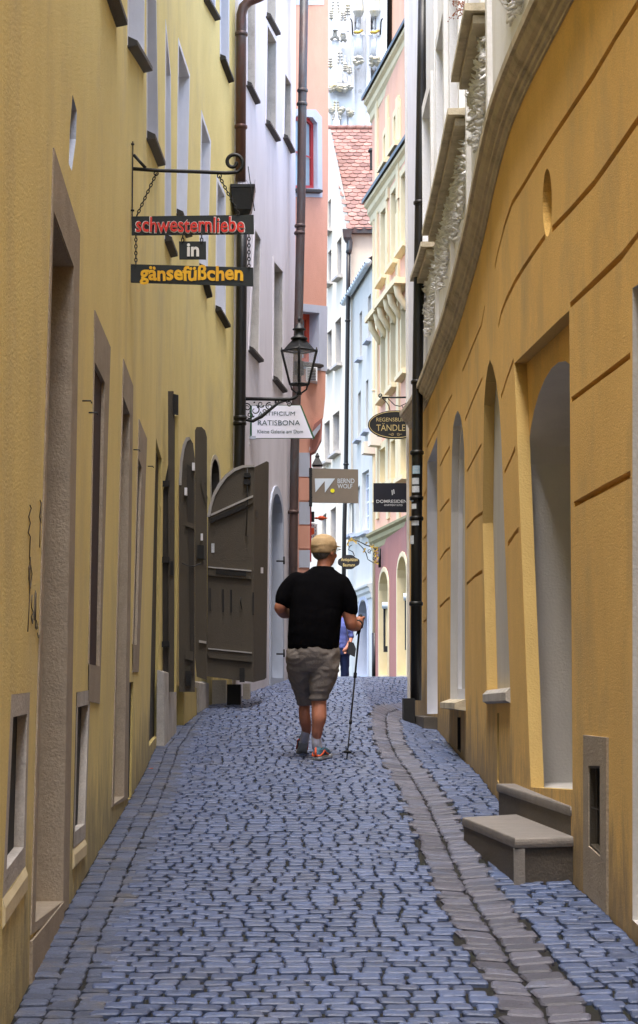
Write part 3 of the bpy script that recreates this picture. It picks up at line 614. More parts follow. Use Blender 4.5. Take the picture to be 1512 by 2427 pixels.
# upper facade, white, with ornate windows
R2 = Wall(RPLAN, -1, .25, 2)
SEG = [((1160, 25), (1121, 197)), ((1112, 299), (1070, 422)), ((1073, 446), (1040, 549)), ((1037, 584), (1008, 670))]
wz = []
for (a, b) in SEG:
    p, q_ = R2.hit(*a), R2.hit(*b); wz.append((min(p[0], q_[0]), max(p[0], q_[0]), (p[1] + q_[1]) / 2))
p0 = wz[0]; extra = [(p0[0] - 2.6 * k, p0[0] - 2.6 * k + 1.4, p0[2]) for k in (1, 2, 3)]
for (a, b, z) in wz + extra:
    mid = (a + b) / 2; hw = min(.52, (b - a) / 2 - .1)
    win = opening(R2, [(mid - hw, z + .12), (mid + hw, z + .12), (mid + hw, z + 1.75), (mid - hw, z + 1.75)][::-1], och, .14, 'window', 'whitefacade', 'darkglass', frame='whitepaint', fw=.06, bars=(1, 2), raw=True)
    mb = MB()   # moulded architrave
    o_ = ccw([(mid - hw, z + .12), (mid + hw, z + .12), (mid + hw, z + 1.75), (mid - hw, z + 1.75)])
    R2.ring(mb, inset(o_, -.14), inset(o_, -.0), .05); R2.sides(mb, inset(o_, -.14), 0, .05); R2.sides(mb, o_, .05, 0); mb.build('surround', 'whitefacade', win)
    mb = MB(); R2.slab(mb, (a, z + .06), (b, z + .06), .17, .05, ext=0, drop=.005); mb.build('sill', 'corn', win)
    mb = MB(); R2.slab(mb, (a + .05, z - .01), (b - .05, z - .01), .11, .06, ext=0, drop=.0); mb.build('sill_moulding', 'corn', win)
    # stucco apron: leaves and swags below the sill
    mb = MB(); mb.smooth = True
    mb.smooth = True; R2.slab(mb, (a + .1, z - .08), (b - .1, z - .08), .012, .5, ext=0, drop=.0)
    for k in range(150):
        u = random.uniform(a + .08, b - .08); t_ = abs((u - mid) / (b - a)) * 2; v = z - .12 - random.random() * .62 * (1 - .55 * t_ ** 1.5); r = random.uniform(.022, .055); an = random.uniform(0, 6.28)
        c = R2.pos(u, v, .0); tip_ = R2.pos(u + r * math.cos(an), v + r * math.sin(an), .05 + random.random() * .03); l_ = R2.pos(u - r * .5 * math.sin(an), v + r * .5 * math.cos(an), .012); r_ = R2.pos(u + r * .5 * math.sin(an), v - r * .5 * math.cos(an), .012); m_ = R2.pos(u + r * .35 * math.cos(an), v + r * .35 * math.sin(an), .06)
        bk = R2.pos(u - r * .6 * math.cos(an), v - r * .6 * math.sin(an), .01); i_ = [mb.vert(p) for p in (c, tip_, l_, r_, m_, bk)]
        for f in ((1, 2, 4), (3, 1, 4), (2, 5, 4), (5, 3, 4), (1, 2, 0), (3, 1, 0), (2, 5, 0), (5, 3, 0)): mb.face([i_[q] for q in f])
    mb.build('stucco_ornament', 'whitefacade', win)
    if a > 24: continue
    # hood above the window
    mb = MB(); n = 10; rows = []
    for k in range(n + 1):
        t = k / n; dd = a - .05 + (b - a + .1) * t; zz = z + 2.0 + .28 * math.sin(math.pi * t)
        rows.append([R2.pos(dd, zz, 0), R2.pos(dd, zz, .09), R2.pos(dd, zz + .07, .12), R2.pos(dd, zz + .10, 0)])
    mb.rings(rows); mb.build('hood', 'corn', win)
    mb = MB(); mb.smooth = True; mb.tube([R2.pos(a + .15 + (b - a - .3) * k / 6, z + 1.95, .03) for k in range(7)], .03, 6)
    for k in range(14):
        u = random.uniform(a + .2, b - .2); v = z + 1.85 + random.random() * .2; r = random.uniform(.03, .06); c = R2.pos(u, v, .02)
        mb.lathe(c, [(.001, r), (r * .7, r * .6), (r, 0), (r * .6, -r * .8), (.001, -r)], 7)
    mb.build('stucco_ornament', 'whitefacade', win)
# pilaster strips
d = 1.0
for a in [x[0] - .18 for x in wz + extra]:
    mb = MB(); zz = cz(a); mb.rings([[R2.pos(dd, z, 0), R2.pos(dd, z, .035), R2.pos(dd + .12, z, .035), R2.pos(dd + .12, z, 0)] for dd, z in ((a, zz + .2), (a, 10.2))]); mb.build('pilaster', 'whitefacade', och)
outl = [(k * .5, cz(k * .5) + .1) for k in range(0, int(R2.S[-1] / .5) + 1)] + [(R2.S[-1], cz(R2.S[-1]) + .1), (R2.S[-1], 10.4), (0, 10.4)]
R2.build(outl, 'whitefacade', och, 'wall', 'white upper facade with stucco')
mass(och, R2, 6, -.5, 10.4, 'greywhite', both=False)
# white quoin strip at the far corner
mb = MB(); e = R2.S[-1]; c = R2.pos(e, 0, 0)
mb.box((c.x - .03, c.y + .003, gz(c.x, c.y) - .1), (c.x + .3, c.y + .05, 10.4)); mb.build('corner_strip', 'greywhite', och)

# ================================================================ stone steps
st = thing('stone_steps', 'two worn stone steps with rounded edges below the doorway of the ochre house', 'steps', (1.05, 9.9, gz(1.05, 9.9)))
def wallp(x, y): q = R1.hit(x, y); return q
zt1 = at(1204, 1987, 9.09).z; zt2 = ZC - .538
def stepmesh(quad, z0, z1, over, name_t, name_b):
    # quad: near-street, far-street, far-wall, near-wall plan points
    c = sum((Vector(p) for p in quad), Vector((0, 0))) / 4
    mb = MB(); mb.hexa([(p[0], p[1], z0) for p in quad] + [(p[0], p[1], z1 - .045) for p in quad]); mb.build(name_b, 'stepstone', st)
    def grow(k): return [(p[0] + (p[0] - c.x) * k / .7, p[1] + (p[1] - c.y) * k / .75) for p in quad]
    mb = MB(); mb.smooth = False; rg = []
    for k, z in ((over * .4, z1 - .048), (over * .85, z1 - .044), (over, z1 - .03), (over, z1 - .018), (over * .85, z1 - .006), (over * .4, z1)):
        rg.append([(x, y, z) for x, y in grow(k)])
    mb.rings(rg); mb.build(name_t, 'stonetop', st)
na = R1.pos(R1.hit(1352, 2040)[0], 0, 0); fa = R1.pos(R1.hit(1220, 1915)[0], 0, 0)
stepmesh([(.93, 9.11), (.80, 10.62), (fa.x + .02, 10.95), (na.x + .03, 9.22)], gz(1, 9.1) - .2, zt1, .022, 'tread', 'riser')
mb = MB(); mb.box((.922, 9.098, gz(1, 9.1) - .2), (.975, 9.13, zt1 - .05)); mb.build('corner_post', 'stonetop', st)
n2 = R1.pos(R1.hit(1353, 1960)[0], 0, .0); f2_ = R1.pos(R1.hit(1222, 1900)[0], 0, .07)
stepmesh([(n2.x - .0, n2.y), (f2_.x - .03, f2_.y + .02), (f2_.x + .6, f2_.y + .05), (n2.x + .6, n2.y)], zt1 - .05, zt2, .02, 'tread', 'riser')

# ================================================================ lilac house (left, beyond the downpipe)
lil = thing('house', 'grey lilac plastered house with deep plain windows, between the yellow and the orange house', 'house', (-.9, 24, gz(-.9, 24)))
L2 = Wall([(-.95, 21.75), (-.863, 22.4), (-.364, 25.9), (-.33, 26.15)], 1, .4, 0)
ps = ('palestone'); sl2 = (.065, .03, 'darkwood')
for q in ([(584, -190), (604, -110), (604, 232), (585, 193)], [(632, 60), (653, 100), (653, 322), (630, 284)], [(674, 175), (688, 200), (688, 350), (672, 318)], [(603, 545), (616, 568), (612, 845), (590, 820)], [(648, 620), (669, 645), (669, 918), (647, 890)],
          [(632, -310), (653, -255), (653, 70), (631, 30)], [(674, -200), (688, -160), (688, -20), (673, -50)]):
    opening(L2, q, lil, .22, 'window', 'palestone', 'darkglass', frame='brownwood', fw=.05, bars=(1, 2), sill=sl2, surround=(.06, 'lilac', .012))
opening(L2, arch(641, 667, 1170, 1225, 1240, 1606, 1608), lil, .25, 'door', 'greyblue', 'darkwood', surround=(.10, 'greyblue', .02), label='arched doorway with pale stone surround behind the opened doors')
L2.build([(0, .5), (L2.S[-1], .5), (L2.S[-1], 13.5), (0, 13.5)], 'lilac', lil)
mass(lil, L2, 6, .5, 13.5, 'lilac')
for y in (1330, 1550):
    mb = MB(); q = L2.hit(655, y); mb.tube([L2.pos(q[0], q[1], 0), L2.pos(q[0], q[1], .10)], .012, 6); mb.tube([L2.pos(q[0], q[1] - .04, .10), L2.pos(q[0], q[1] + .06, .10)], .012, 6); mb.build('shutter_hook', 'iron', lil)

# ================================================================ orange house
ora = thing('house', 'narrow orange house with pale blue window borders and a jettied corner', 'house', (-.2, 27, gz(-.2, 27)))
L3 = Wall([(-.45, 26.08), (-.364, 26.2), (-.12, 26.55), (.131, 26.9), (.17, 26.955)], 1, .3, 0)
gb = 'greyblue'
opening(L3, [(694, 292), (702, 274), (740, 278), (751, 292), (752, 446), (694, 446)], ora, .10, 'window', gb, 'skyglass', frame='redpaint', fw=.05, bars=(1, 1), surround=([(688, 276), (698, 258), (748, 260), (762, 278), (763, 468), (688, 466)], gb, .008), sill=(.07, .03, 'darkwood'), label='red framed window with pale blue border')
opening(L3, [(700, 736), (756, 742), (754, 860), (700, 855)], ora, .2, 'window', gb, 'skyglass', frame='orangepaint', fw=.08, bars=(1, 1), surround=([(700, 718), (775, 726), (774, 880), (700, 872)], gb, .008), sill=(.07, .03, 'darkwood'))
opening(L3, [(700, -130), (760, -130), (760, 0), (700, 0)], ora, .12, 'window', gb, 'skyglass', frame='redpaint', fw=.05, bars=(1, 1), surround=(.07, gb, .008))
out = L3.px([(690, 1640), (734, 1640), (734, 1060), (742, 1045), (755, 1018), (766, 990), (771, 940), (778, 400), (778, -400), (690, -400)])
L3.build(out, 'orange', ora)
# return (side) wall behind the outline so that it has depth
mb = MB(); vv = [L3.pos(p[0], p[1], 0) for p in ccw(out)]; bb = [v + Vector((-.9, 4, 0)) for v in vv]
for k in range(len(vv)):
    mb.poly([vv[k], vv[(k + 1) % len(vv)], bb[(k + 1) % len(vv)], bb[k]])
mb.build('side_wall', 'orange', ora)
for y0, y1, m in ((1073, 1130, gb), (1133, 1186, 'orange'), (1190, 1243, gb), (1247, 1300, 'orange'), (1304, 1345, gb)):
    mb = MB(); q = ccw(L3.px([(708, y0), (733, y0), (733, y1), (708, y1)])); L3.fill(mb, q, .012); L3.sides(mb, q, 0, .012); mb.build('quoin', m, ora)
mb = MB(); q = L3.px([(734, 1075), (745, 1060), (760, 1020), (766, 990)]); P = [L3.pos(p[0], p[1], .01) for p in q]
base = [at(734, 1075, 26.48), at(735, 1040, 26.48), at(745, 1005, 26.55), at(764, 990, 26.7), at(764, 1000, 26.7), at(762, 1040, 26.65), at(748, 1068, 26.6)]
mb.slab(base, (0, .3, 0)); mb.build('corbel', 'pinklow', ora)
mb = MB(); mb.slab([at(739, 1025, 26.42), at(760, 1003, 26.6), at(759, 1014, 26.6), at(740, 1042, 26.42)], (0, .05, 0)); mb.build('corbel_stripe', gb, ora)
mb = MB(); a = at(734, 1070, 26.56); b = at(738, 1330, 26.56); mb.box((a.x, 26.56, b.z), (b.x, 26.75, a.z)); mb.build('corner_strip', 'redpaint', ora)
ven = MB(); a = at(725, 870, 26.4); b = at(752, 903, 26.4); ven.box((a.x, 26.4, b.z), (b.x, 26.7, a.z)); vo = ven.build('vent', 'signcream', ora)
for k in range(8):
    mb = MB(); z = b.z + (a.z - b.z) * (k + .8) / 9; mb.box((a.x + .02, 26.385, z), (b.x - .02, 26.398, z + .006)); 
    if k == 0: allv = mb
    else:
        o_ = len(allv.v); allv.v += mb.v; allv.f += [tuple(i + o_ for i in f) for f in mb.f]; allv.t += mb.t; allv.sm += mb.sm
allv.build('slats', 'black', vo)

# ================================================================ buildings beyond the crest
def simple_windows(W, quads, parent, **k):
    for q in quads: opening(W, q, parent, **k)
# pink house
pnk = thing('house', 'pink house with cream pilasters and arched shop windows, on the right beyond the crest', 'house', (1.5, 38, gz(1.5, 38)))
PK = Wall([(2.3, 33), (1.752, 36), (1.168, 40.7)], -1, .5, 0)
ct = 'creamtrim'
def q4(x0, y0, x1, y1, yb1, yb0): return [(x0, y0), (x1, y1), (x1, yb1), (x0, yb0)]
rowA = [q4(905, 505, 917, 490, 648, 668), q4(930, 460, 943, 440, 612, 632), q4(953, 420, 967, 398, 572, 594)]
rowB = [q4(906, 800, 917, 785, 930, 945), q4(929, 768, 941, 750, 905, 920), q4(954, 735, 967, 718, 872, 888)]
rowC = [q4(903, 1068, 916, 1058, 1140, 1146), q4(929, 1048, 940, 1040, 1132, 1138), q4(952, 1035, 966, 1028, 1122, 1130)]
rowD = [q4(912, 325, 922, 300, 375, 392), q4(936, 280, 948, 255, 335, 352)]
for r_, lab in ((rowA, 0), (rowB, 1), (rowC, 2), (rowD, 3)):
    for i, q in enumerate(r_):
        wn = opening(PK, [q[1], q[0], q[3], q[2]], pnk, .12, 'window', ct, 'skyglass' if lab < 2 else 'olivetrim', frame='paleblue' if lab < 2 else ct, fw=.05, bars=(1, 2) if lab < 2 else (0, 0), surround=(.14, ct, .03), sill=(.14, .09, 'creamtrim', .16))
        if lab == 1:
            a, b = PK.hit(q[0][0] - 6, q[0][1] - 45), PK.hit(q[1][0] + 5, q[1][1] - 62); z = (a[1] + b[1]) / 2
            mb = MB(); PK.slab(mb, (a[0], z), (b[0], z), .32, .12, ext=.05, drop=0); mb.build('pediment', ct, wn)
            for x_ in (q[0][0] - 2, q[1][0] + 1):
                h_ = PK.hit(x_, q[0][1] - 30); mb = MB(); mb.tube([PK.pos(h_[0], z - .1, .22), PK.pos(h_[0], z - .3, .2), PK.pos(h_[0], z - .5, .08), PK.pos(h_[0], z - .62, .03)], [.08, .07, .06, .03], 8); mb.build('bracket', ct, wn)
# pilaster strips and cornices
for x in (897, 922, 947, 971):
    for yt, yb in ((225, 470), (500, 1230)):
        mb = MB(); s_ = PK.hit(x, yt)[0]; za = PK.hit(x, yb)[1]; zb_ = PK.hit(x, yt)[1]
        PK.fill(mb, [(s_, za), (s_ + .3, za), (s_ + .3, zb_), (s_, zb_)], .04); PK.sides(mb, [(s_, za), (s_ + .3, za), (s_ + .3, zb_), (s_, zb_)], 0, .04); mb.build('pilaster', ct, pnk)
def cornice(W, x0, x1, p, sc, m, parent, s0=None, name='cornice'):
    a = W.hit(*x0); b = W.hit(*x1); z = (a[1] + b[1]) / 2; lo = min(a[0], b[0]); hi = max(a[0], b[0])
    pr = [(0, -.5), (.12, -.45), (.14, -.3), (.3, -.22), (.32, -.1), (.5, -.04), (.52, .03), (0, .05)]
    mb = MB(); mb.rings([[W.pos(d, z + zz * sc, o * p) for o, zz in pr] for d in (lo, hi)]); return mb.build(name, m, parent), z
SE = PK.S[-1]
for ya, nm, p_, sc in ((232, ct, .8, .95), (480, ct, .8, .9), (1268, 'olivetrim', .7, .7)):
    z = PK.hit(886, ya)[1]; pr = [(0, -.5), (.12, -.45), (.14, -.3), (.3, -.22), (.32, -.1), (.5, -.04), (.52, .03), (0, .05)]
    mb = MB(); mb.rings([[PK.pos(d, z + zz * sc, o * p_ * .42) for o, zz in pr] for d in (0, SE + .1)]); mb.build('cornice', nm, pnk)
    if ya < 1000:
        mb = MB(); mb.rings([[PK.pos(d, z + .08, .1), PK.pos(d, z + .05, .22), PK.pos(d, z + .13, .22), PK.pos(d, z + .2, 0)] for d in (0, SE + .15)]); mb.build('gutter', 'copperdark', pnk)
zlow = PK.hit(886, 1268)[1]
# ground floor with arched bays
PL = Wall([(2.3, 33), (1.752, 36), (1.168, 40.7)], -1, .5, 0)
for (x0, x1, yt, ys0, ys1) in ((900, 921, 1354, 1400, 1395), (943, 965, 1318, 1370, 1362)):
    pts = arch(x0, x1, yt, ys0, ys1, 1600, 1600); opening(PL, pts, pnk, .25, 'window', ct, ct, surround=(.09, ct, .02), backname='arch_panel')
for (x0, x1, yt, yb) in ((909, 936, 1440, 1545), (960, 973, 1420, 1540)):
    s_a = PL.hit(x0, 1500)[0]; a = at(x0, yt, PL.pos(s_a, 0).y - .15); b = at(x1, yb, PL.pos(s_a, 0).y - .15); Yb = a.y
    mb = MB(); mb.box((a.x, Yb, b.z), (b.x, Yb + .2, a.z)); c_ = mb.build('display_case', 'black', pnk)
    mb = MB(); mb.box((a.x + .04, Yb - .01, b.z + .12), (a.x + (b.x - a.x) * .45, Yb - .002, a.z - .03)); mb.build('display', 'creamtrim', c_)
    mb = MB(); mb.box((a.x + (b.x - a.x) * .55, Yb - .01, b.z + .12), (b.x - .03, Yb - .002, a.z - .03)); mb.build('pane', 'skyglass', c_)
    mb = MB(); mb.tube([(a.x - .03, Yb - .05, a.z + .04), (b.x + .03, Yb - .05, a.z + .04)], .07, 10); mb.build('case_roof', 'palesilver', c_)
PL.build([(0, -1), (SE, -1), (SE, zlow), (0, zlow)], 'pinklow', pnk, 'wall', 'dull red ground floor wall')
zup = PK.hit(886, 205)[1]; su = PK.hit(928, 120)[0]
PK.build([(0, zlow), (SE, zlow), (SE, zup), (su, zup), (su - .6, 24), (0, 24)], 'pink', pnk, 'wall')
mass(pnk, PK, 6, -1, zup, 'pink', both=True)
mb = MB(); e1, e2 = PK.pos(su, zup, 0), PK.pos(su - .6, 24, 0); mb.slab([e1, e2, e2 + Vector((3, 3, 0)), e1 + Vector((3, 3, 0))], (-.02, .03, 0)); mb.build('gable_side', 'pink', pnk)
mb = MB(); mb.tube([e1 + Vector((-.05, -.03, 0)), e2 + Vector((-.05, -.03, 0))], .05, 6); mb.build('drainpipe', 'copperdark', pnk)
# small slabs (lamp brackets) under row B
for x, y in ((889, 1060), (906, 1040), (928, 1015)):
    h_ = PK.hit(x, y); mb = MB(); PK.slab(mb, (h_[0] - .0, h_[1] + .15), (h_[0] + .35, h_[1] + .15), .25, .25, ext=0); mb.build('ledge', 'cream', pnk)
# pale blue house
blu = thing('house', 'pale blue-white house with a steep gutter and slim windows, left of the pink house', 'house', (1.0, 43, gz(1, 43)))
PB = Wall([(1.168, 40.72), (.69, 45)], -1, .5, 0)
for q in ((852, 745, 858, 735, 845, 850), (872, 705, 879, 695, 800, 808), (848, 935, 855, 925, 1035, 1042), (867, 905, 873, 898, 1015, 1023)):
    q = q4(*q); opening(PB, [q[1], q[0], q[3], q[2]], blu, .15, 'window', 'paleblue', 'darkglass', frame='paleblue', fw=.04, bars=(0, 1), sill=(.12, .05, 'greyblue', .08))
for q in ((827, 1195, 838, 1190, 1262, 1268), (843, 1160, 853, 1150, 1262, 1265), (858, 1122, 874, 1112, 1255, 1262)):
    q = q4(*q); opening(PB, [q[1], q[0], q[3], q[2]], blu, .12, 'window', 'paleblue', 'skyglass', frame='whitepaint', fw=.06, bars=(1, 3), sill=(.12, .06, 'greyblue', .08))
opening(PB, arch(851, 873, 1420, 1470, 1462, 1600, 1600), blu, .3, 'door', 'greyblue', 'stepstone', surround=(.12, 'greyblue', .03), label='round arched doorway')
cornice(PB, (838, 1404), (882, 1384), .22, .6, 'paleblue', blu, name='string_course')
zt_ = [PB.hit(818, 722), PB.hit(886, 625)]; ze = (zt_[0][1] + zt_[1][1]) / 2
PB.build([(0, -1), (PB.S[-1], -1), (PB.S[-1], ze), (0, ze)], 'paleblue', blu)
mb = MB(); n_ = 14; mb.smooth = True
for k in range(n_ + 1): pass
mb.tube([PB.pos(PB.S[-1] * t, ze, .10) for t in [-.02 + 1.02 * k / 10 for k in range(11)]], .075, 10); gt = mb.build('gutter', 'palesilver', blu)
for k in range(14):
    if k: pass
mb = MB()
for k in range(15): mb.lathe(PB.pos(PB.S[-1] * k / 14, ze, .10), [(.085, -.02), (.085, .02)], 8)
mb.build('gutter_brackets', 'iron', gt)
mass(blu, PB, 5, -1, ze + .02, 'paleblue')
mb = MB(); a = PB.pos(0, ze + .1, .1); b = PB.pos(PB.S[-1], ze + .1, .1); c1 = PB.pos(PB.S[-1], ze + .9, -1.2); c0 = PB.pos(0, ze + .9, -1.2); mb.poly([a, b, c1, c0]); mb.build('roof', 'tile', blu)
# cream house with tiled roof
cre = thing('house', 'cream house with a red scalloped tile roof at the far bend of the lane', 'house', (.4, 48, .4))
PC = Wall([(.86, 44.2), (.69, 45.2), (.09, 49), (-.45, 52.5)], -1, .5, 0)
for q in ((777, 790, 788, 780, 868, 876), (796, 765, 810, 750, 858, 868), (770, 1005, 783, 995, 1088, 1096), (790, 985, 806, 972, 1066, 1078), (800, 575, 811, 560, 650, 658), (779, 600, 787, 590, 665, 672), (764, 1225, 775, 1215, 1290, 1295), (785, 1210, 798, 1200, 1285, 1292), (779, 480, 786, 470, 540, 548), (765, 1110, 775, 1108, 1120, 1124)):
    q = q4(*q); opening(PC, [q[1], q[0], q[3], q[2]], cre, .2, 'window', 'palestone', 'darkglass', frame='palestone', fw=.06, bars=(0, 1), surround=(.09, 'cream', .02), sill=(.14, .06, 'palestone', .1))
out = PC.px([(735, 1700), (835, 1700), (835, 545), (783, 306), (735, 306)])
PC.build(out, 'cream', cre)
mb = MB(); vv = [PC.pos(p[0], p[1], 0) for p in ccw(out)]
for k in range(len(vv)): mb.poly([vv[k], vv[(k + 1) % len(vv)], vv[(k + 1) % len(vv)] + Vector((.02, .3, 0)), vv[k] + Vector((.02, .3, 0))])
mb.build('side_wall', 'cream', cre)
# front part under the eave, facing the lane
a = at(831, 548, 44.1); b = at(893, 548, 44.1); mb = MB(); mb.box((a.x, 44.1, 6), (b.x + 1.5, 44.5, a.z)); mb.build('wall', 'cream', cre)
mb = MB(); a = at(833, 538, 43.95); b = at(960, 552, 43.95); mb.box((a.x, 43.95, b.z), (b.x, 44.09, a.z)); mb.build('flashing', 'verdigris', cre)
# scalloped tiles: real tiles laid in courses on the slope
e0 = at(826, 541, 44.0); r0 = at(782, 306, 50.0); slope = math.atan2(r0.z - e0.z, 6.0); Lr = math.hypot(r0.z - e0.z, 6.0)
mb = MB(); mb.smooth = False; rows_ = 27; tw = .215; u_ = Vector((0, math.cos(slope), math.sin(slope))); nrm = Vector((0, -math.sin(slope), math.cos(slope)))
base_ = MB(); base_.poly([Vector((e0.x + .05, 44.0, e0.z - .03)), Vector((3.2, 44.0, e0.z - .03)), Vector((3.2, 50, r0.z - .03)), Vector((r0.x + .05, 50, r0.z - .03))])
lft = lambda t: e0.x + (r0.x - e0.x) * t + .05
for r_ in range(rows_):
    t = r_ / rows_; z0 = Vector((0, 44.0, e0.z)) + u_ * (Lr * t); n0 = int((3.0 - lft(t)) / tw) + 1
    for k in range(n0):
        x0 = lft(t) + k * tw + (tw / 2 if r_ % 2 else 0) - tw * .5; mb.tone = random.random(); lift = random.uniform(.02, .035); pts = []
        for a in range(7):
            an = math.pi * a / 6; pts.append(z0 + Vector((x0 + tw * .48 * (1 - math.cos(an)), 0, 0)) + u_ * (-.085 * math.sin(an)) + nrm * lift)
        top = [z0 + Vector((x0 + tw * .96, 0, 0)) + u_ * .34, z0 + Vector((x0, 0, 0)) + u_ * .34]
        mb.slab(pts + top, tuple(nrm * -.018))
rf = mb.build('roof', 'tile', cre); base_.build('roof_deck', 'darkwood', rf)
mb = MB(); mb.tone = .4
for k in range(14): mb.tube([(lft(1) + k * .25 - .1, 50, r0.z + .02), (lft(1) + k * .25 + .17, 50, r0.z + .03)], [.09, .075], 8)
mb.build('ridge_tiles', 'tile', rf)
c_ = at(881, 380, 46.6); mb = MB(); mb.box((c_.x - .05, 46.5, c_.z - .25), (c_.x + .05, 46.62, c_.z + .2)); mb.lathe((c_.x, 46.56, c_.z + .2), [(.09, 0), (.1, .03), (.06, .1)], 8); mb.build('roof_vent', 'black', rf)
# unseen house added behind the right corner: blocks light, carries the signs
mid = thing('house', 'plain unseen house added behind the corner to block light and carry signs', 'house', (1.6, 28, gz(1.6, 28)))
MH = Wall([(1.40, 22.45), (1.62, 27), (2.25, 32.9)], -1, 1, 0)
MH.build([(0, .5), (MH.S[-1], .5), (MH.S[-1], 9), (0, 9)], 'cream', mid); mass(mid, MH, 5, .5, 9, 'cream')
# ================================================================ downpipes (parts of their houses)
def ringed(mb, pts, r, rings):
    mb.tube(pts, r, 12)
    for p in rings: mb.lathe((p[0], p[1], p[2] - .02), [(r + .004, -.01), (r + .016, 0), (r + .016, .03), (r + .004, .04)], 12)
Yp = 21.65; r1 = .060
mb = MB(); ringed(mb, [at(660, -30, Yp), at(612, -6, Yp), at(590, 3, Yp), at(577, 16, Yp), at(572, 35, Yp), at(572, 60, Yp), at(570, 430, Yp)], r1, [at(572, 80, Yp), at(571, 300, Yp)])
pp = mb.build('downpipe', 'copperbrown', yel, 'reddish copper downpipe ending in a hopper')
mb = MB(); a = at(548, 442, Yp); b = at(604, 442, Yp); c = at(576, 442, Yp); w_ = (b.x - a.x) / 2
mb.rings([[(c.x - w_ * k, Yp - .12 * k2, z), (c.x + w_ * k, Yp - .12 * k2, z), (c.x + w_ * k, Yp + .1, z), (c.x - w_ * k, Yp + .1, z)] for k, k2, z in ((.55, .6, at(0, 512, Yp).z), (.75, .8, at(0, 500, Yp).z), (.97, 1, at(0, 460, Yp).z), (1, 1.05, at(0, 452, Yp).z), (1.04, 1.1, at(0, 450, Yp).z), (1.04, 1.1, at(0, 443, Yp).z))]); mb.build('hopper', 'copperdark', pp)
mb = MB()
for k in range(9): mb.tube([(c.x - w_ + 2 * w_ * k / 8, Yp - .1, a.z), (c.x - w_ + 2 * w_ * k / 8 + random.uniform(-.03, .03), Yp - .1, a.z + random.uniform(.05, .10))], .0015, 3)
for k in range(1): pass
mb.build('bird_spikes', 'iron', pp)
mb = MB(); pts = [at(574, 505, Yp), at(573, 640, Yp), at(569, 1000, Yp), at(567, 1108, Yp), at(566, 1600, Yp)]; ringed(mb, pts, .062, [at(573, 640, Yp), at(569, 990, Yp), at(568, 1003, Yp)]); mb.build('downpipe', 'copperdark', yel, 'dark lower downpipe at the corner of the yellow house')
mb = MB(); mb.tube([at(588, 395, Yp - .02), at(594, 440, Yp - .14), at(603, 500, Yp - .1)], .006, 5); mb.build('pipe_stay', 'iron', pp)
mb = MB(); Yq = 25.5; ringed(mb, [at(721, -30, Yq), at(717, 213, Yq), at(714, 470, Yq), at(711, 607, Yq), at(704, 900, Yq), at(698, 1080, Yq), at(695, 1300, Yq), at(694, 1608, Yq)], .060, [at(717, 214, Yq), at(716, 246, Yq), at(711, 535, Yq), at(710, 552, Yq), at(695, 1213, Yq)])
mb.build('downpipe', 'verdigris', lil, 'tall brown and green downpipe between the lilac and orange houses')
Yr = 20.3; mb = MB(); pts = [at(1004, -30, Yr), at(1001, 150, Yr), at(996, 460, Yr), at(990, 900, Yr), at(987, 1300, Yr), at(986, 1660, Yr)]
ringed(mb, pts, .059, [at(996, 480, Yr), at(990, 905, Yr), at(988, 1072, Yr), at(987, 1180, Yr), at(987, 1228, Yr), at(986, 1430, Yr)]); pr_ = mb.build('downpipe', 'copperdark', och, 'dark downpipe covered in stickers at the corner of the ochre house')
mb = MB(); a = at(956, 1655, Yr); b = at(999, 1692, Yr); mb.box((a.x, Yr - .06, gz(1, Yr) - .05), (at(975, 0, Yr).x, Yr + .3, a.z)); mb.build('pipe_base', 'black', pr_)
for x0, y0, x1, y1, m in ((977, 1105, 995, 1124, 'stickerblue'), (976, 1134, 992, 1149, 'sticker'), (976, 1153, 993, 1168, 'sticker'), (975, 1195, 986, 1207, 'sticker'), (975, 1226, 992, 1246, 'sticker'), (972, 1270, 980, 1290, 'sticker'), (974, 1180, 979, 1190, 'stickerblue')):
    mb = MB(); n = 5; rg = []
    cx_ = 987
    for k in range(n + 1):
        x = x0 + (x1 - x0) * k / n; dx = (x - cx_) / F * Yr; dy = -math.sqrt(max(.0004, .062 ** 2 - dx * dx)); rg.append((at(x, y0, Yr) + Vector((0, dy, 0)), at(x, y1, Yr) + Vector((0, dy, 0))))
    for p, q in zip(rg, rg[1:]): mb.poly([p[0], q[0], q[1], p[1]])
    mb.build('sticker', m, pr_)
Yb_ = 43.9; mb = MB(); ringed(mb, [at(826, 575, Yb_), at(825, 700, Yb_), at(820, 1100, Yb_), at(816, 1250, Yb_), at(812, 1640, Yb_)], .05, [at(824, 760, Yb_), at(820, 1100, Yb_)]); p3 = mb.build('downpipe', 'copperdark', cre)
mb = MB(); mb.tube([at(826, 548, Yb_), at(826, 562, Yb_), at(829, 575, Yb_), at(828, 590, Yb_), at(826, 600, Yb_)], .07, 8); c = at(823, 545, Yb_); mb.lathe((c.x, Yb_, c.z - .2), [(.06, -.1), (.13, 0), (.16, .2)], 4, rot=.78); mb.build('hopper', 'verdigris', p3)
mb = MB(); Yc = 40.5; ringed(mb, [at(884, 470, Yc), at(888, 490, Yc), at(888, 520, Yc), at(888, 1100, Yc), at(888, 1500, Yc)], .05, [at(888, 925, Yc), at(888, 1190, Yc)]); p5 = mb.build('downpipe', 'creamtrim', pnk)
mb = MB(); mb.tube([at(888, 1500, Yc), at(888, 1640, Yc)], .06, 10); mb.build('pipe_foot', 'copperdark', p5)

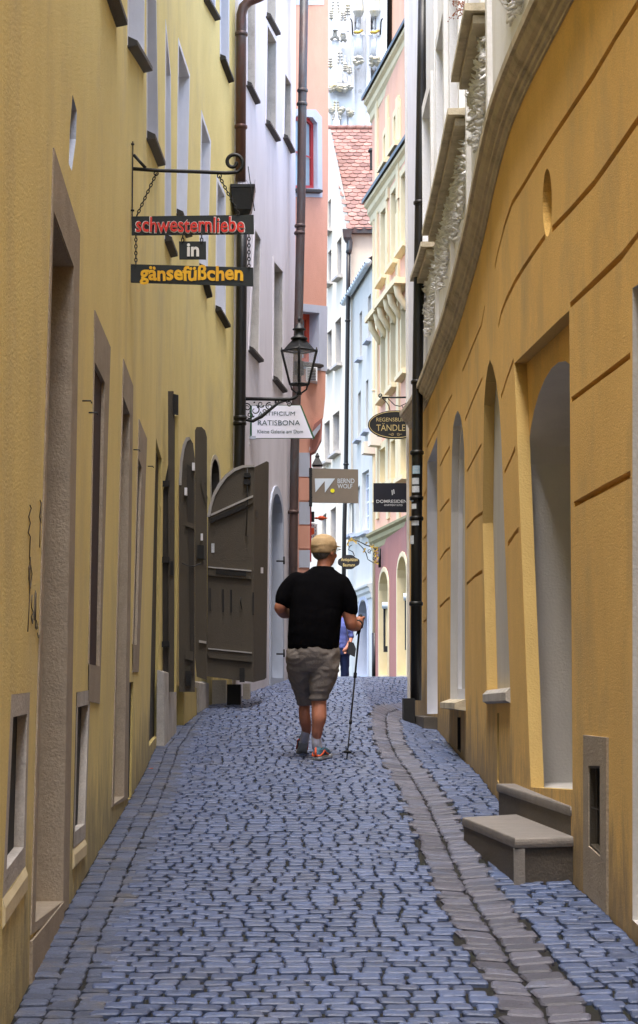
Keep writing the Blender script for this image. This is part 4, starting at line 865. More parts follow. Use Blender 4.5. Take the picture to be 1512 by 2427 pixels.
# ================================================================ writing
def text_mb(s, m, parent, Y, x0, y0, x1, y1, name='lettering', bold=0, th=.003, front=.0, hand=0, wide=True):
    cu = bpy.data.curves.new('lettering', 'FONT'); cu.body = s; cu.offset = bold; cu.extrude = 0; cu.resolution_u = 3
    o = bpy.data.objects.new('lettering', cu); COL.objects.link(o); dg = bpy.context.evaluated_depsgraph_get(); me = bpy.data.meshes.new_from_object(o.evaluated_get(dg))
    bpy.data.objects.remove(o); bpy.data.curves.remove(cu)
    V = [v.co.copy() for v in me.vertices]; fs = [tuple(p.vertices) for p in me.polygons]; bpy.data.meshes.remove(me)
    a0 = min(v.x for v in V); a1 = max(v.x for v in V); b0 = min(v.y for v in V); b1 = max(v.y for v in V)
    A = at(x0, y1, Y); B = at(x1, y0, Y); mb = MB(); Yf = Y - front
    W_, H_ = B.x - A.x, B.z - A.z
    P = []
    for v in V:
        u = (v.x - a0) / (a1 - a0); t = (v.y - b0) / (b1 - b0)
        dz = hand * math.sin(u * 23) * H_ if hand else 0; dx = hand * .3 * math.sin(t * 5 + u * 31) * H_ if hand else 0
        P.append((A.x + u * W_ + dx, A.z + t * H_ + dz))
    f_ = [mb.vert((p[0], Yf - th, p[1])) for p in P]
    for f in fs: mb.face([f_[i] for i in f])
    # thin body behind the letters
    cnt = {}
    for f in fs:
        for k in range(len(f)):
            e = (f[k], f[(k + 1) % len(f)]); cnt[tuple(sorted(e))] = cnt.get(tuple(sorted(e)), 0) + 1
    k_ = [mb.vert((p[0], Yf, p[1])) for p in P]
    for (i, j), n in cnt.items():
        if n == 1: mb.face((f_[i], f_[j], k_[j], k_[i]))
    return mb.build(name, m, parent)
def board(pts, Y, th, m, name, parent):
    mb = MB(); mb.slab([at(x, y, Y) for x, y in pts], (0, th, 0)); return mb.build(name, m, parent)
def spiral(c, r0, turns, a0, Y, sgn=1, n=28, rend=.25):
    return [at(c[0] + r0 * (1 - (1 - rend) * k / n) * math.cos(a0 + sgn * 2 * math.pi * turns * k / n), c[1] + r0 * (1 - (1 - rend) * k / n) * math.sin(a0 + sgn * 2 * math.pi * turns * k / n), Y) for k in range(n + 1)]
def chain(p, q, parent, r=.006, link=.03):
    mb = MB(); p = Vector(p); q = Vector(q); n = max(2, int((q - p).length / link)); d = (q - p) / n; u = d.normalized(); s_ = u.cross(Vector((0, 1, 0))).normalized() if abs(u.y) < .9 else Vector((1, 0, 0))
    for k in range(n):
        c = p + d * (k + .5); ax = s_ if k % 2 else Vector((0, 1, 0)); h = d.length * .62
        mb.tube([c + u * h * math.cos(a) + ax * .008 * math.sin(a) for a in [2 * math.pi * j / 8 for j in range(9)]], r * .45, 4, cap=False)
    return mb.build('chain', 'iron', parent)

# hanging sign with three boards
YS = 12.15
hs = thing('hanging_sign', 'three dark green boards with hand-painted red, white and yellow letters under a scrolled iron arm', 'sign', at(314, 500, YS))
mb = MB(); mb.box(tuple(at(311.5, 512, YS + .0)), tuple(at(316.5, 337, YS + .02))); mb.smooth = True
mb.tube([at(316, 400, YS), at(370, 404, YS), at(470, 407, YS), at(535, 410, YS)] + [at(553 + 25 * math.cos(a) * k, 385 + 25 * math.sin(a) * k, YS) for a, k in [(math.pi / 2 - .35 - j * .29, 1 - j * .028) for j in range(27)]], .0125, 8)
mb.tube([at(317, 367, YS), at(330, 382, YS), at(345, 398, YS)], .011, 6); mb.build('arm', 'iron', hs)
for x, y in ((314, 341), (314, 498)):
    mb = MB(); p = at(x, y, YS - .02); mb.lathe((p.x, p.y, p.z - .01), [(.001, 0), (.012, .003), (.012, .012), (.001, .018)], 8); mb.build('bolt', 'iron', hs)
GB = 'signdark'
b1_ = board([(311, 513), (601, 509), (602, 554), (312, 557)], YS, .018, GB, 'board', hs); b2_ = board([(424, 572), (488, 572), (488, 614), (425, 614)], YS, .018, GB, 'board', hs); b3_ = board([(310, 626), (600, 634), (600, 678), (310, 669)], YS, .018, GB, 'board', hs)
text_mb('schwesternliebe', 'signcream', b1_, YS, 320, 513, 581, 553, bold=.028, front=.002, hand=.03); text_mb('schwesternliebe', 'signred', b1_, YS, 322, 515, 579, 551, bold=.014, front=.006, hand=.03)
text_mb('in', 'signcream', b2_, YS, 443, 577, 472, 608, bold=.03, front=.002)
text_mb('gänsefüßchen', 'signyellow', b3_, YS, 331, 629, 576, 676, bold=.03, front=.002, hand=.03)
for a, b in (((370, 412), (324, 512)), ((520, 418), (566, 508)), ((322, 556), (322, 628)), ((590, 554), (590, 634)), ((433, 555), (433, 573)), ((478, 555), (478, 573))): chain(at(*a, YS - .004), at(*b, YS - .004), hs, .008, .022)
for x, y in ((370, 411), (520, 417)):
    mb = MB(); c = at(x, y, YS); mb.tube([c + Vector((.014 * math.cos(a), 0, .014 * math.sin(a))) for a in [2 * math.pi * k / 10 for k in range(11)]], .004, 5); mb.build('ring', 'iron', hs)

# street lamp on scrolled bracket
YL = 22.0; k_ = YL / F
lp = thing('street_lamp', 'old black glazed lantern on a scrolled iron bracket in front of the lilac house', 'street lamp', at(580, 960, YL))
c0 = at(709, 828, YL)
mb = MB(); mb.smooth = True
def Z(y): return at(709, y, YL).z - c0.z
prof = [(0.5, 750), (3.2, 753), (4.2, 757), (3, 761), (1.5, 763), (2.8, 766), (9, 771), (11.5, 777), (16, 780), (16, 782), (10.5, 784), (10.5, 793), (13, 797), (20, 801), (20.5, 804), (17, 806)]
mb.lathe((c0.x, YL, c0.z), [(r * k_, Z(y)) for r, y in prof][::-1], 20); mb.build('cap', 'iron', lp)
mb = MB(); mb.lathe((c0.x, YL, c0.z), [(36 * k_, Z(829)), (36 * k_, Z(827)), (17 * k_, Z(806))], 4, rot=0); mb.build('roof', 'iron', lp)
R0, Rb = 42 * k_, 22 * k_; zt0, zb_ = Z(831), Z(911)
cor = [(1, 0), (0, 1), (-1, 0), (0, -1)]
for dx, dy in cor:
    mb = MB(); mb.tube([(c0.x + dx * R0, YL + dy * R0, c0.z + zt0 + .04), (c0.x + dx * R0, YL + dy * R0, c0.z + zt0), (c0.x + dx * Rb, YL + dy * Rb, c0.z + zb_)], [.006, .015, .013], 6); mb.build('frame_bar', 'iron', lp)
for (a, b) in zip(cor, cor[1:] + cor[:1]):
    for Rr, z, h in ((R0, zt0, .026), (Rb, zb_, .03)):
        mb = MB(); mb.tube([(c0.x + a[0] * Rr, YL + a[1] * Rr, c0.z + z), (c0.x + b[0] * Rr, YL + b[1] * Rr, c0.z + z)], h * .5, 6); mb.build('rail', 'iron', lp)
    mb = MB(); e = .97; mb.poly([(c0.x + a[0] * R0 * e, YL + a[1] * R0 * e, c0.z + zt0), (c0.x + b[0] * R0 * e, YL + b[1] * R0 * e, c0.z + zt0), (c0.x + b[0] * Rb * e, YL + b[1] * Rb * e, c0.z + zb_), (c0.x + a[0] * Rb * e, YL + a[1] * Rb * e, c0.z + zb_)]); mb.build('pane', 'lampglass', lp)
mb = MB(); mb.lathe((c0.x, YL, c0.z), [(.012, Z(912)), (.024, Z(905)), (.026, Z(890)), (.055, Z(889)), (.058, Z(857)), (.015, Z(855)), (.014, Z(832))], 12); mb.build('burner', 'black', lp)
mb = MB()
for dx in (-1, 1, 0):
    mb.tube([(c0.x + dx * Rb * .9, YL - (0 if dx else Rb * .9), c0.z + Z(914)), (c0.x + dx * Rb * .8, YL - (0 if dx else Rb * .8), c0.z + Z(923)), (c0.x + dx * Rb * .3, YL, c0.z + Z(931)), (c0.x, YL, c0.z + Z(934))], .01, 6)
mb.lathe((c0.x, YL, c0.z), [(.03, Z(936)), (.035, Z(932)), (.012, Z(925)), (.02, Z(915))], 10); mb.build('cradle', 'iron', lp)
mb = MB(); mb.tube([at(577, 945, YL), at(640, 946, YL), at(688, 946, YL), at(700, 942, YL), at(709, 932, YL)], [.021] * 4 + [.014], 8)
mb.tube([at(577, 995, YL), at(599, 998, YL), at(620, 987, YL), at(642, 969, YL), at(659, 956, YL), at(672, 951, YL), at(680, 951, YL)], [.012, .02, .022, .018, .014, .012, .008], 8)
mb.tube([at(579, 940, YL), at(579, 1004, YL)], .02, 6); br = mb.build('bracket', 'iron', lp)
for c, r, t, a0, sg in (((586, 965), 9, 1.4, -2.2, 1), ((638, 963), 9, 1.5, -1.2, -1), ((685, 958), 7, 1.4, 3.6, 1), ((604, 972), 12, .9, -1.3, 1), ((592, 984), 8, 1.2, 1.8, -1), ((618, 958), 8, 1.1, .3, 1), ((657, 953), 5, 1.2, 2.5, 1), ((584, 990), 6, 1.0, 0, 1), ((626, 975), 7, 1.0, 2, -1)):
    mb = MB(); mb.tube(spiral(c, r, t, a0, YL, sg), [.0085 - .004 * k / 28 for k in range(29)], 6); mb.build('scroll', 'iron', lp)
for x, y, a in ((600, 955, .5), (612, 968, 2), (603, 985, 4), (622, 966, 1), (596, 975, 3)):
    mb = MB(); p = at(x, y, YL); d = Vector((math.cos(a), 0, math.sin(a))) * .03; n_ = Vector((-d.z, 0, d.x)) * .35; mb.slab([p, p + d * .5 + n_, p + d, p + d * .5 - n_], (0, .008, 0)); mb.build('leaf_ornament', 'iron', lp)

# gallery sign, trapezoid
YA = 22.62
sg = thing('hanging_sign', 'pale lilac trapezoid gallery sign with green edges, fixed to the lilac house below the lantern', 'sign', at(596, 1000, YA))
gb_ = board([(593, 961), (714, 960), (746, 1039), (593, 1039)], YA, .03, 'signgreen', 'edge', sg)
gw = board([(597, 962), (711, 961), (741, 1038), (597, 1038)], YA - .003, .02, 'signwhite', 'board', sg)
text_mb('ARTIFICIUM', 'tealtext', gw, YA - .003, 612, 975.5, 699, 985); text_mb('RATISBONA', 'tealtext', gw, YA - .003, 611, 996, 711, 1008); text_mb('Kleine Galerie am Dom', 'tealtext', gw, YA - .003, 610, 1018.5, 718, 1027, bold=-.002)
board([(585, 1033), (606, 1033), (606, 1040), (585, 1040)], YA - .02, .05, 'greyblue', 'clamp', sg)
mb = MB(); mb.tube([at(583, 1050, YA), at(590, 1050, YA), at(591, 1057, YA)], .02, 6); mb.build('fixing', 'whitepaint', sg)
mb = MB(); mb.tube([at(583, 990, YA + .02), at(600, 990, YA + .02)], .014, 6); mb.build('rod', 'iron', sg)

# oval sign
YT = 23.4
so_ = thing('hanging_sign', 'black oval sign with gold lettering and a gold rim, half hidden behind the dark downpipe', 'sign', at(975, 940, YT))
def oval(rx, ry, cx=937, cy=1006.5, Y=YT, n=40): return [at(cx + rx * math.cos(2 * math.pi * k / n), cy + ry * math.sin(2 * math.pi * k / n), Y) for k in range(n)]
mb = MB(); mb.slab(oval(65, 34), (0, .03, 0)); ob = mb.build('board', 'black', so_)
mb = MB(); mb.tube(oval(62, 31, Y=YT - .001) + [oval(62, 31, Y=YT - .001)[0]], .0045, 5, cap=False); mb.build('rim', 'goldtext', ob)
text_mb('REGENSBURGER', 'goldtext', ob, YT, 892, 990, 982, 999, bold=-.004); text_mb('TÄNDLEREI', 'goldtext', ob, YT, 892, 1003, 984, 1021, bold=-.002)
mb = MB()
for s_ in (-1, 1): mb.tube(spiral((937 + s_ * 7, 1029), 4, 1.3, 0 if s_ > 0 else math.pi, YT - .004, s_), .002, 4); mb.tube([at(937 + s_ * 10, 1029, YT - .004), at(937 + s_ * 16, 1029, YT - .004)], .002, 4)
mb.build('ornament', 'goldtext', ob)
mb = MB(); mb.tube([at(1000, 941, YT + .01), at(940, 942, YT + .01), at(905, 942, YT + .01)], .012, 6); mb.tube(spiral((902, 937), 5, 1.2, 1.5, YT + .01, 1), .008, 5)
mb.tube([at(905, 943, YT + .01), at(915, 952, YT + .01), at(922, 962, YT + .01), at(924, 972, YT + .01)], .006, 5); mb.tube([at(920, 945, YT + .01), at(935, 960, YT + .01), at(948, 963, YT + .01), at(962, 956, YT + .01), at(968, 945, YT + .01)], .006, 5); mb.tube([at(952, 960, YT + .01), at(958, 973, YT + .01)], .006, 5); mb.build('arm', 'iron', so_)
# navy sign
YD = 23.9
sn = thing('hanging_sign', 'square navy sign with small white lettering, below the oval one', 'sign', at(978, 1180, YD))
nb = board([(885, 1145), (978, 1145), (978, 1214), (885, 1213)], YD, .03, 'signnavy', 'board', sn)
text_mb('DOMRESIDENZ', 'signcream', nb, YD, 892, 1184.5, 973, 1192, bold=.004); text_mb('APARTMENT SUITES', 'signcream', nb, YD, 910, 1195, 954, 1199.5)
board([(928, 1162), (930, 1161), (931, 1172), (929, 1174)], YD - .004, .003, 'signcream', 'emblem', nb); board([(932, 1160), (934, 1160), (935, 1170), (933, 1171)], YD - .004, .003, 'signcream', 'emblem', nb)
mb = MB(); mb.tube([at(975, 1150, YD + .04), at(1000, 1150, YD + .04)], .014, 6); mb.tube([at(975, 1208, YD + .04), at(1000, 1208, YD + .04)], .014, 6); mb.build('rod', 'iron', sn)
# taupe sign
YW = 26.5
sw_ = thing('hanging_sign', 'taupe rectangular shop sign with a pale angular emblem and a yellow dot', 'sign', at(739, 1150, YW))
wb = board([(739, 1110), (849, 1112.5), (849, 1192.5), (739, 1191)], YW, .04, 'signtaupe', 'board', sw_)
for pts in ([(746, 1134), (794, 1134), (770, 1141)], [(746, 1134), (770, 1138), (748, 1167)], [(770, 1138), (794, 1134), (770, 1167.5)]):
    pass
board([(746, 1134), (794, 1134), (770, 1167.5), (769.5, 1140), (747.5, 1167)], YW - .006, .005, 'palesilver', 'emblem', wb)
board([(788 + 5 * math.cos(a), 1163 + 5 * math.sin(a)) for a in [2 * math.pi * k / 14 for k in range(14)]], YW - .006, .005, 'dotyellow', 'dot', wb)
text_mb('BERND', 'palesilver', wb, YW, 800, 1134.5, 840, 1145, bold=0); text_mb('WOLF', 'palesilver', wb, YW, 800, 1147, 835, 1157.5, bold=0)
mb = MB(); mb.box(tuple(at(731, 1200, YW)), tuple(at(740, 1110, YW + .05))); mb.build('mount', 'black', sw_)
# small white crest sign, ornament and lantern by the orange corner
YX = 27.3
sx = thing('hanging_sign', 'small white sign with an orange crest and blue letters at the orange corner', 'sign', at(734, 1250, YX))
xb = board([(728, 1238), (752, 1242), (752, 1279), (728, 1274)], YX, .03, 'signcream', 'board', sx)
board([(733, 1252), (744, 1251), (745, 1265), (739, 1268), (733, 1266)], YX - .006, .005, 'shoeorange', 'crest', xb)
for x, y in ((735, 1246), (739, 1245), (743, 1246), (747, 1250), (748, 1258), (747, 1266), (743, 1271), (738, 1272)):
    board([(x + 1.5 * math.cos(a), y + 1.8 * math.sin(a)) for a in (0, 1.2, 2.5, 3.8, 5)], YX - .006, .005, 'blueshirt', 'letter', xb)
orn = thing('wall_ornament', 'small orange and gold turned ornament sticking out from the orange corner', 'ornament', at(738, 1226, 26.9))
mb = MB(); c = at(745, 1228, 26.9); mb.smooth = True
rg = []
for x, r in ((0, .008), (.03, .018), (.05, .012), (.07, .03), (.10, .036), (.13, .03), (.15, .012), (.19, .006)): rg.append([(c.x + x, 26.9 + r * math.cos(a), c.z + r * math.sin(a)) for a in [2 * math.pi * k / 10 for k in range(10)]])
mb.rings(rg); mb.build('spindle', 'shoeorange', orn); mb = MB(); mb.box(tuple(at(730, 1236, 26.85)), tuple(at(745, 1214, 26.95))); mb.build('mount', 'black', orn)
ln = thing('street_lamp', 'small dark lantern behind the taupe sign, at the orange corner', 'street lamp', at(745, 1100, 29.5))
c = at(752, 1106, 29.5); mb = MB(); mb.lathe((c.x, 29.5, c.z), [(.11, 0), (.12, .02), (.04, .14), (.05, .16), (.01, .22)], 4, rot=.78); mb.build('roof', 'iron', ln)
mb = MB(); mb.lathe((c.x, 29.5, c.z), [(.06, -.26), (.10, -.01)], 4, rot=.78); mb.build('pane', 'signcream', ln); mb = MB(); mb.tube([(c.x, 29.5, c.z - .26), (c.x - .1, 29.5, c.z - .34), (c.x - .5, 29.4, c.z - .34)], .015, 6); mb.build('arm', 'iron', ln)
# antiques sign with gilded bracket
YQ = 39.4
sq = thing('hanging_sign', 'small black shaped sign with gold letters under a curling gilded bracket', 'sign', at(900, 1310, YQ))
mb = MB(); pts = []
for k in range(40):
    a = 2 * math.pi * k / 40; r = 1 + .06 * math.cos(4 * a) - .03 * math.cos(8 * a); pts.append(at(826.5 + 25 * r * math.cos(a), 1332 + 16.5 * r * math.sin(a), YQ))
mb.slab(pts, (0, .05, 0)); qb = mb.build('board', 'black', sq)
text_mb('Antiquitäten', 'goldtext', qb, YQ, 808, 1322, 848, 1332.5, bold=.01, front=.004); text_mb('Baumann', 'goldtext', qb, YQ, 813, 1335, 841, 1342.5, bold=.01, front=.004)
mb = MB(); mb.tube([at(900, 1345, YQ), at(900, 1300, YQ)], .03, 6)
mb.tube([at(899, 1305, YQ), at(885, 1298, YQ), at(868, 1292, YQ), at(850, 1283, YQ), at(838, 1279, YQ), at(828, 1281, YQ), at(823, 1289, YQ), at(828, 1296, YQ), at(833, 1292, YQ)], .012, 6)
mb.tube([at(897, 1332, YQ), at(885, 1334, YQ), at(872, 1326, YQ), at(868, 1312, YQ), at(861, 1300, YQ), at(848, 1287, YQ)], .010, 6)
mb.tube([at(828, 1297, YQ), at(826, 1303, YQ), at(836, 1308, YQ), at(840, 1318, YQ)], .010, 5)
for c, r in (((890, 1312), 6), ((888, 1323), 5), ((876, 1306), 5), ((891, 1300), 4)): mb.tube(spiral(c, r, 1.2, 1, YQ), .009, 5)
mb.build('arm', 'iron', sq)
for x, y in ((828, 1280), (834, 1282), (840, 1281), (844, 1285), (863, 1302), (864, 1308), (870, 1288), (878, 1294), (884, 1295), (891, 1297), (895, 1300), (890, 1305), (893, 1311), (888, 1317), (894, 1322), (890, 1331), (893, 1336), (826, 1290), (831, 1276)):
    mb = MB(); p = at(x, y, YQ - .02)
    for k in range(3):
        a = random.uniform(0, 6.28); d = Vector((math.cos(a), -.2, math.sin(a))) * .035; n_ = Vector((-d.z, 0, d.x)) * .5; mb.slab([p, p + d * .6 + n_, p + d * 1.2, p + d * .6 - n_], (0, .01, 0))
    mb.build('gilded_leaf', 'gold', sq)

# dry plant with berries on a sill
pl = thing('plant', 'small dry twig with orange berries growing from a sill of the white upper facade', 'plant', at(1160, 22, 13.0))
mb = MB(); P0 = at(1160, 24, 13.0) + Vector((-.17, 0, 0)); tips = []
for k in range(12):
    d = Vector((-random.uniform(.02, .12), random.uniform(-.05, .1), random.uniform(-.12, .1))); m_ = P0 + d * .5 + Vector((0, 0, .03)); mb.tube([P0, m_, P0 + d], .0016, 4); tips += [P0 + d, m_, P0 + d * .8]
mb.build('stem', 'berry', pl)
mb = MB()
for p in tips:
    for k in range(2): q_ = p + Vector([random.gauss(0, .008) for _ in range(3)]); mb.lathe(q_, [(.001, -.005), (.006, 0), (.001, .006)], 6)
mb.build('berries', 'berry', pl)

# ================================================================ cathedral behind
YK = 85
cat = thing('cathedral', 'pale stone gothic cathedral tower with statues and pinnacles rising behind the tiled roof', 'cathedral', (3, YK, .3))
def cb(x0, y0, x1, y1, d0, d1, m='cathedral', name='buttress', par=None):
    a = at(x0, y1, YK - d1); b = at(x1, y0, YK - d1); mb = MB(); mb.box((a.x, YK - d1, a.z), (b.x, YK - d0, b.z)); return mb.build(name, m, par or cat)
mb = MB(); mb.box((at(700, 0, YK).x, YK, 0), (at(1040, 0, YK).x, YK + 12, at(0, -420, YK).z)); mb.build('wall', 'cathedral', cat)
cb(897, -420, 990, 1640, 0, 1.2); cb(872, -420, 877, 1640, .0, .6, name='shaft'); cb(835, -420, 839, 1640, 0, .35, name='shaft'); cb(786, 95, 803, 195, 0, .5); cb(806, 115, 818, 190, 0, .3)
cb(780, 205, 834, 340, 0, .5); cb(790, 236, 798, 300, .5, .8, name='shaft'); cb(779, 197, 834, 203, 0, 1.0, 'cathdark', 'cornice')
cb(809, 272, 823, 340, .5, .62, name='tracery_panel'); cb(826, 262, 834, 340, .5, .7, name='shaft')
def pinn(x, yb, yt, w, m='cathedral'):
    c = at(x, yb, YK - .7); h = at(x, yt, YK - .7).z - c.z; r = w * YK / F; mb = MB(); mb.lathe((c.x, YK - .7, c.z), [(r, 0), (r * .9, h * .35), (r * .55, h * .4), (r * .15, h * .92), (r * .5, h * .93), (r * .05, h)], 4, rot=.78); o = mb.build('pinnacle', m, cat)
    mb = MB()
    for k in range(4):
        t = .42 + .5 * k / 7; rr = r * (.6 - .45 * (t - .4) / .6)
        for s_ in (-1, 1): mb.lathe((c.x + s_ * rr * 1.3, YK - .8, c.z + h * t), [(.02, -.07), (.07, 0), (.02, .08)], 5)
    mb.build('crockets', 'cathdark', o)
for x, yb, yt, w in ((795, 72, -30, 10), (813, 80, 5, 6), (824, 75, -20, 5), (806, 195, 88, 6), (818, 195, 130, 4), (828, 197, 140, 4), (797, 300, 212, 7), (785, 76, 0, 4), (783, 195, 110, 4), (798, 305, 255, 12)): pinn(x, yb, yt, w)
for x0, x1, y in ((783, 805, 62), (806, 820, 66), (783, 812, 288)):
    mb = MB(); a = at(x0, y + 32, YK - .6); b = at((x0 + x1) / 2, y, YK - .6); c = at(x1, y + 32, YK - .6); mb.tube([a, (a + b) / 2 + Vector((.15, 0, -.1)), b, (b + c) / 2 + Vector((-.15, 0, -.1)), c], .08, 6); mb.build('gable', 'cathdark', cat)
mb = MB()
for k in range(26):
    p = at(random.uniform(782, 832), random.uniform(203, 214), YK - 1.0); mb.lathe(p, [(.02, -.14), (.15, 0), (.02, .12)], 5)
mb.build('carved_frieze', 'cathdark', cat)
for x, y in ((811, 263), (829, 266), (784, 262)):
    mb = MB()
    for k in range(8): p = at(x + random.uniform(-5, 5), y + random.uniform(-5, 5), YK - .8); mb.lathe(p, [(.02, -.14), (.14, 0), (.02, .12)], 5)
    mb.build('boss', 'cathdark', cat)
for sx_, fl in ((849, -1), (888, 1)):
    def H(y): return at(sx_, y, YK - 1).z
    c = at(sx_, 160, YK - 1.0); mb = MB(); mb.smooth = True; u = YK / F
    base_z = H(133); 
    prof = [(9, 130), (10.5, 122), (11, 112), (10.5, 100), (11.5, 90), (12, 80), (10.5, 72), (6, 67), (3.4, 65)]
    mb.lathe((c.x, YK - .75, 0), [(r * u, H(y)) for r, y in prof], 14, 1, .55)
    mb.lathe((c.x, YK - .8, 0), [(2 * u, H(66)), (4.3 * u, H(60)), (4.4 * u, H(56)), (3.6 * u, H(51)), (3.4 * u, H(45)), (1 * u, H(41))], 12)
    for s_ in (-1, 1): mb.tube([(c.x + s_ * 9 * u, YK - .9, H(74)), (c.x + s_ * 12.5 * u, YK - 1.1, H(85)), (c.x + s_ * 6 * u, YK - 1.35, H(90))], [3.4 * u, 3.2 * u, 2 * u], 8)
    for k in range(6): mb.tube([(c.x + (-7 + k * 3) * u, YK - 1.15, H(94)), (c.x + (-8 + k * 3 + fl) * u, YK - 1.2, H(112)), (c.x + (-9 + k * 3.4) * u, YK - 1.1, H(130))], [.6 * u, 1.1 * u, 1.0 * u], 6)
    stt = mb.build('statue', 'cathedral', cat)
    mb = MB(); mb.tube([(c.x + fl * 13 * u, YK - 1.3, H(88)), (c.x + fl * 15 * u, YK - 1.3, H(58)), (c.x + fl * 17 * u, YK - 1.3, H(51)), (c.x + fl * 20 * u, YK - 1.3, H(50))], .035, 5); mb.build('staff', 'iron', stt)
    mb = MB(); mb.tube([(c.x - 9 * u, YK - 1.3, H(82)), (c.x, YK - 1.5, H(86)), (c.x + 9 * u, YK - 1.3, H(78))], .07, 6); mb.build('sash', 'gold', stt)
    mb = MB(); mb.lathe((c.x, YK - .7, 0), [(3 * u, H(161)), (7 * u, H(156)), (9 * u, H(148)), (11.5 * u, H(142)), (11.5 * u, H(131)), (11 * u, H(130))], 8, 1, .7); mb.build('pedestal', 'cathedral', stt)
    mb = MB()
    for k in range(22): mb.lathe((c.x + random.uniform(-9, 9) * u, YK - 1.35 + random.uniform(-.1, .1), H(random.uniform(143, 158))), [(.02, -.12), (.13, 0), (.02, .12)], 5)
    mb.build('carving', 'cathdark', stt)
    mb = MB(); mb.box((c.x - 7 * u, YK - 1.5, H(36)), (c.x + 7 * u, YK, H(22))); mb.build('canopy', 'cathedral', stt)
    mb = MB()
    for k in range(5):
        mb.lathe((c.x + (-7 + k * 3.5) * u, YK - 1.45, H(35)), [(.03, -.25), (.14, 0), (.10, .5), (.16, .8), (.02, 1.1)], 5)
    mb.build('canopy_tracery', 'cathdark', stt)
    cb(sx_ - 3, -60, sx_ + 3, 18, 0, .5, name='shaft')
for x, t in ((848, '18'), (877, '93')):
    text_mb(t, 'cathdark', cat, YK - .01 - (.6 if 0 else 0), x - 5, 212, x + 9, 221, bold=-.02, name='date')
# ================================================================ people
from mathutils import noise
def ell(mb, c, r, rot=None, n=16):
    c = Vector(c); rg = []
    for i in range(1, n // 2 + 4):
        t = math.pi * i / (n // 2 + 4); rg.append([])
        for j in range(n):
            v = Vector((r[0] * math.sin(t) * math.cos(2 * math.pi * j / n), r[1] * math.sin(t) * math.sin(2 * math.pi * j / n), r[2] * math.cos(t)))
            rg[-1].append(c + (rot @ v if rot else v))
    mb.rings(rg)
def limb(mb, pts, rs, n=14):
    # smooth limb: catmull the points, round both ends
    P = [Vector(p) for p in pts]; Q = []; R = []
    for i in range(len(P) - 1):
        p0, p1, p2, p3 = P[max(i - 1, 0)], P[i], P[i + 1], P[min(i + 2, len(P) - 1)]
        for k in range(5):
            t = k / 5; Q.append(.5 * ((2 * p1) + (p2 - p0) * t + (2 * p0 - 5 * p1 + 4 * p2 - p3) * t * t + (3 * p1 - p0 - 3 * p2 + p3) * t ** 3)); tt = t * t * (3 - 2 * t); R.append(rs[i] * (1 - tt) + rs[i + 1] * tt)
    Q.append(P[-1]); R.append(rs[-1])
    d0 = (Q[0] - Q[1]).normalized(); d1 = (Q[-1] - Q[-2]).normalized()
    Q = [Q[0] + d0 * R[0] * .85, Q[0] + d0 * R[0] * .5] + Q + [Q[-1] + d1 * R[-1] * .5, Q[-1] + d1 * R[-1] * .85]; R = [R[0] * .35, R[0] * .8] + R + [R[-1] * .8, R[-1] * .35]
    mb.tube(Q, R, n)
def fuse(mb, vox, name, m, parent, folds=0, fscale=8, smooth=4, label=None, fdir=None):
    # melt the pieces into one continuous surface
    o = mb.build(name, m, None); o.parent = None
    r = o.modifiers.new('r', 'REMESH'); r.mode = 'VOXEL'; r.voxel_size = vox; r.use_smooth_shade = True
    s_ = o.modifiers.new('s', 'SMOOTH'); s_.factor = .5; s_.iterations = smooth
    bpy.context.view_layer.update(); dg = bpy.context.evaluated_depsgraph_get(); me = bpy.data.meshes.new_from_object(o.evaluated_get(dg)); bpy.data.objects.remove(o)
    if folds:
        nn = [v.normal.copy() for v in me.vertices]
        for v, n_ in zip(me.vertices, nn):
            p = v.co.copy(); q = Vector((p.x * (fdir[0] if fdir else 1), p.y * (fdir[1] if fdir else 1), p.z * (fdir[2] if fdir else 1))) * fscale
            wq = q + Vector((noise.noise(q * .7), noise.noise(q * .7 + Vector((9, 0, 0))), noise.noise(q * .7 + Vector((0, 9, 0))))) * .9
            h = noise.noise(wq); h = (1 - abs(h) * 2.2); v.co += n_ * folds * h
    off = wloc(parent)
    for v in me.vertices: v.co -= off
    me.materials.clear(); me.materials.append(MATS[m]); me.polygons.foreach_set('use_smooth', [True] * len(me.polygons))
    o = bpy.data.objects.new(name, me); COL.objects.link(o); o.parent = parent
    if label: o['label'] = label
    return o
def torso(mb, rows, n=24, e=2.4):
    rg = []
    for (c, rx_, ry_) in rows:
        ring = []
        for j in range(n):
            a = 2 * math.pi * j / n; ca, sa = math.cos(a), math.sin(a)
            ring.append(Vector(c) + Vector((rx_ * abs(ca) ** (2 / e) * (1 if ca >= 0 else -1), ry_ * abs(sa) ** (2 / e) * (1 if sa >= 0 else -1), 0)))
        rg.append(ring)
    mb.rings(rg)
def hand(mb, wrist, palm_dir, finger_dir, thumb_dir, curl_axis_pts, s=1.0):
    pass
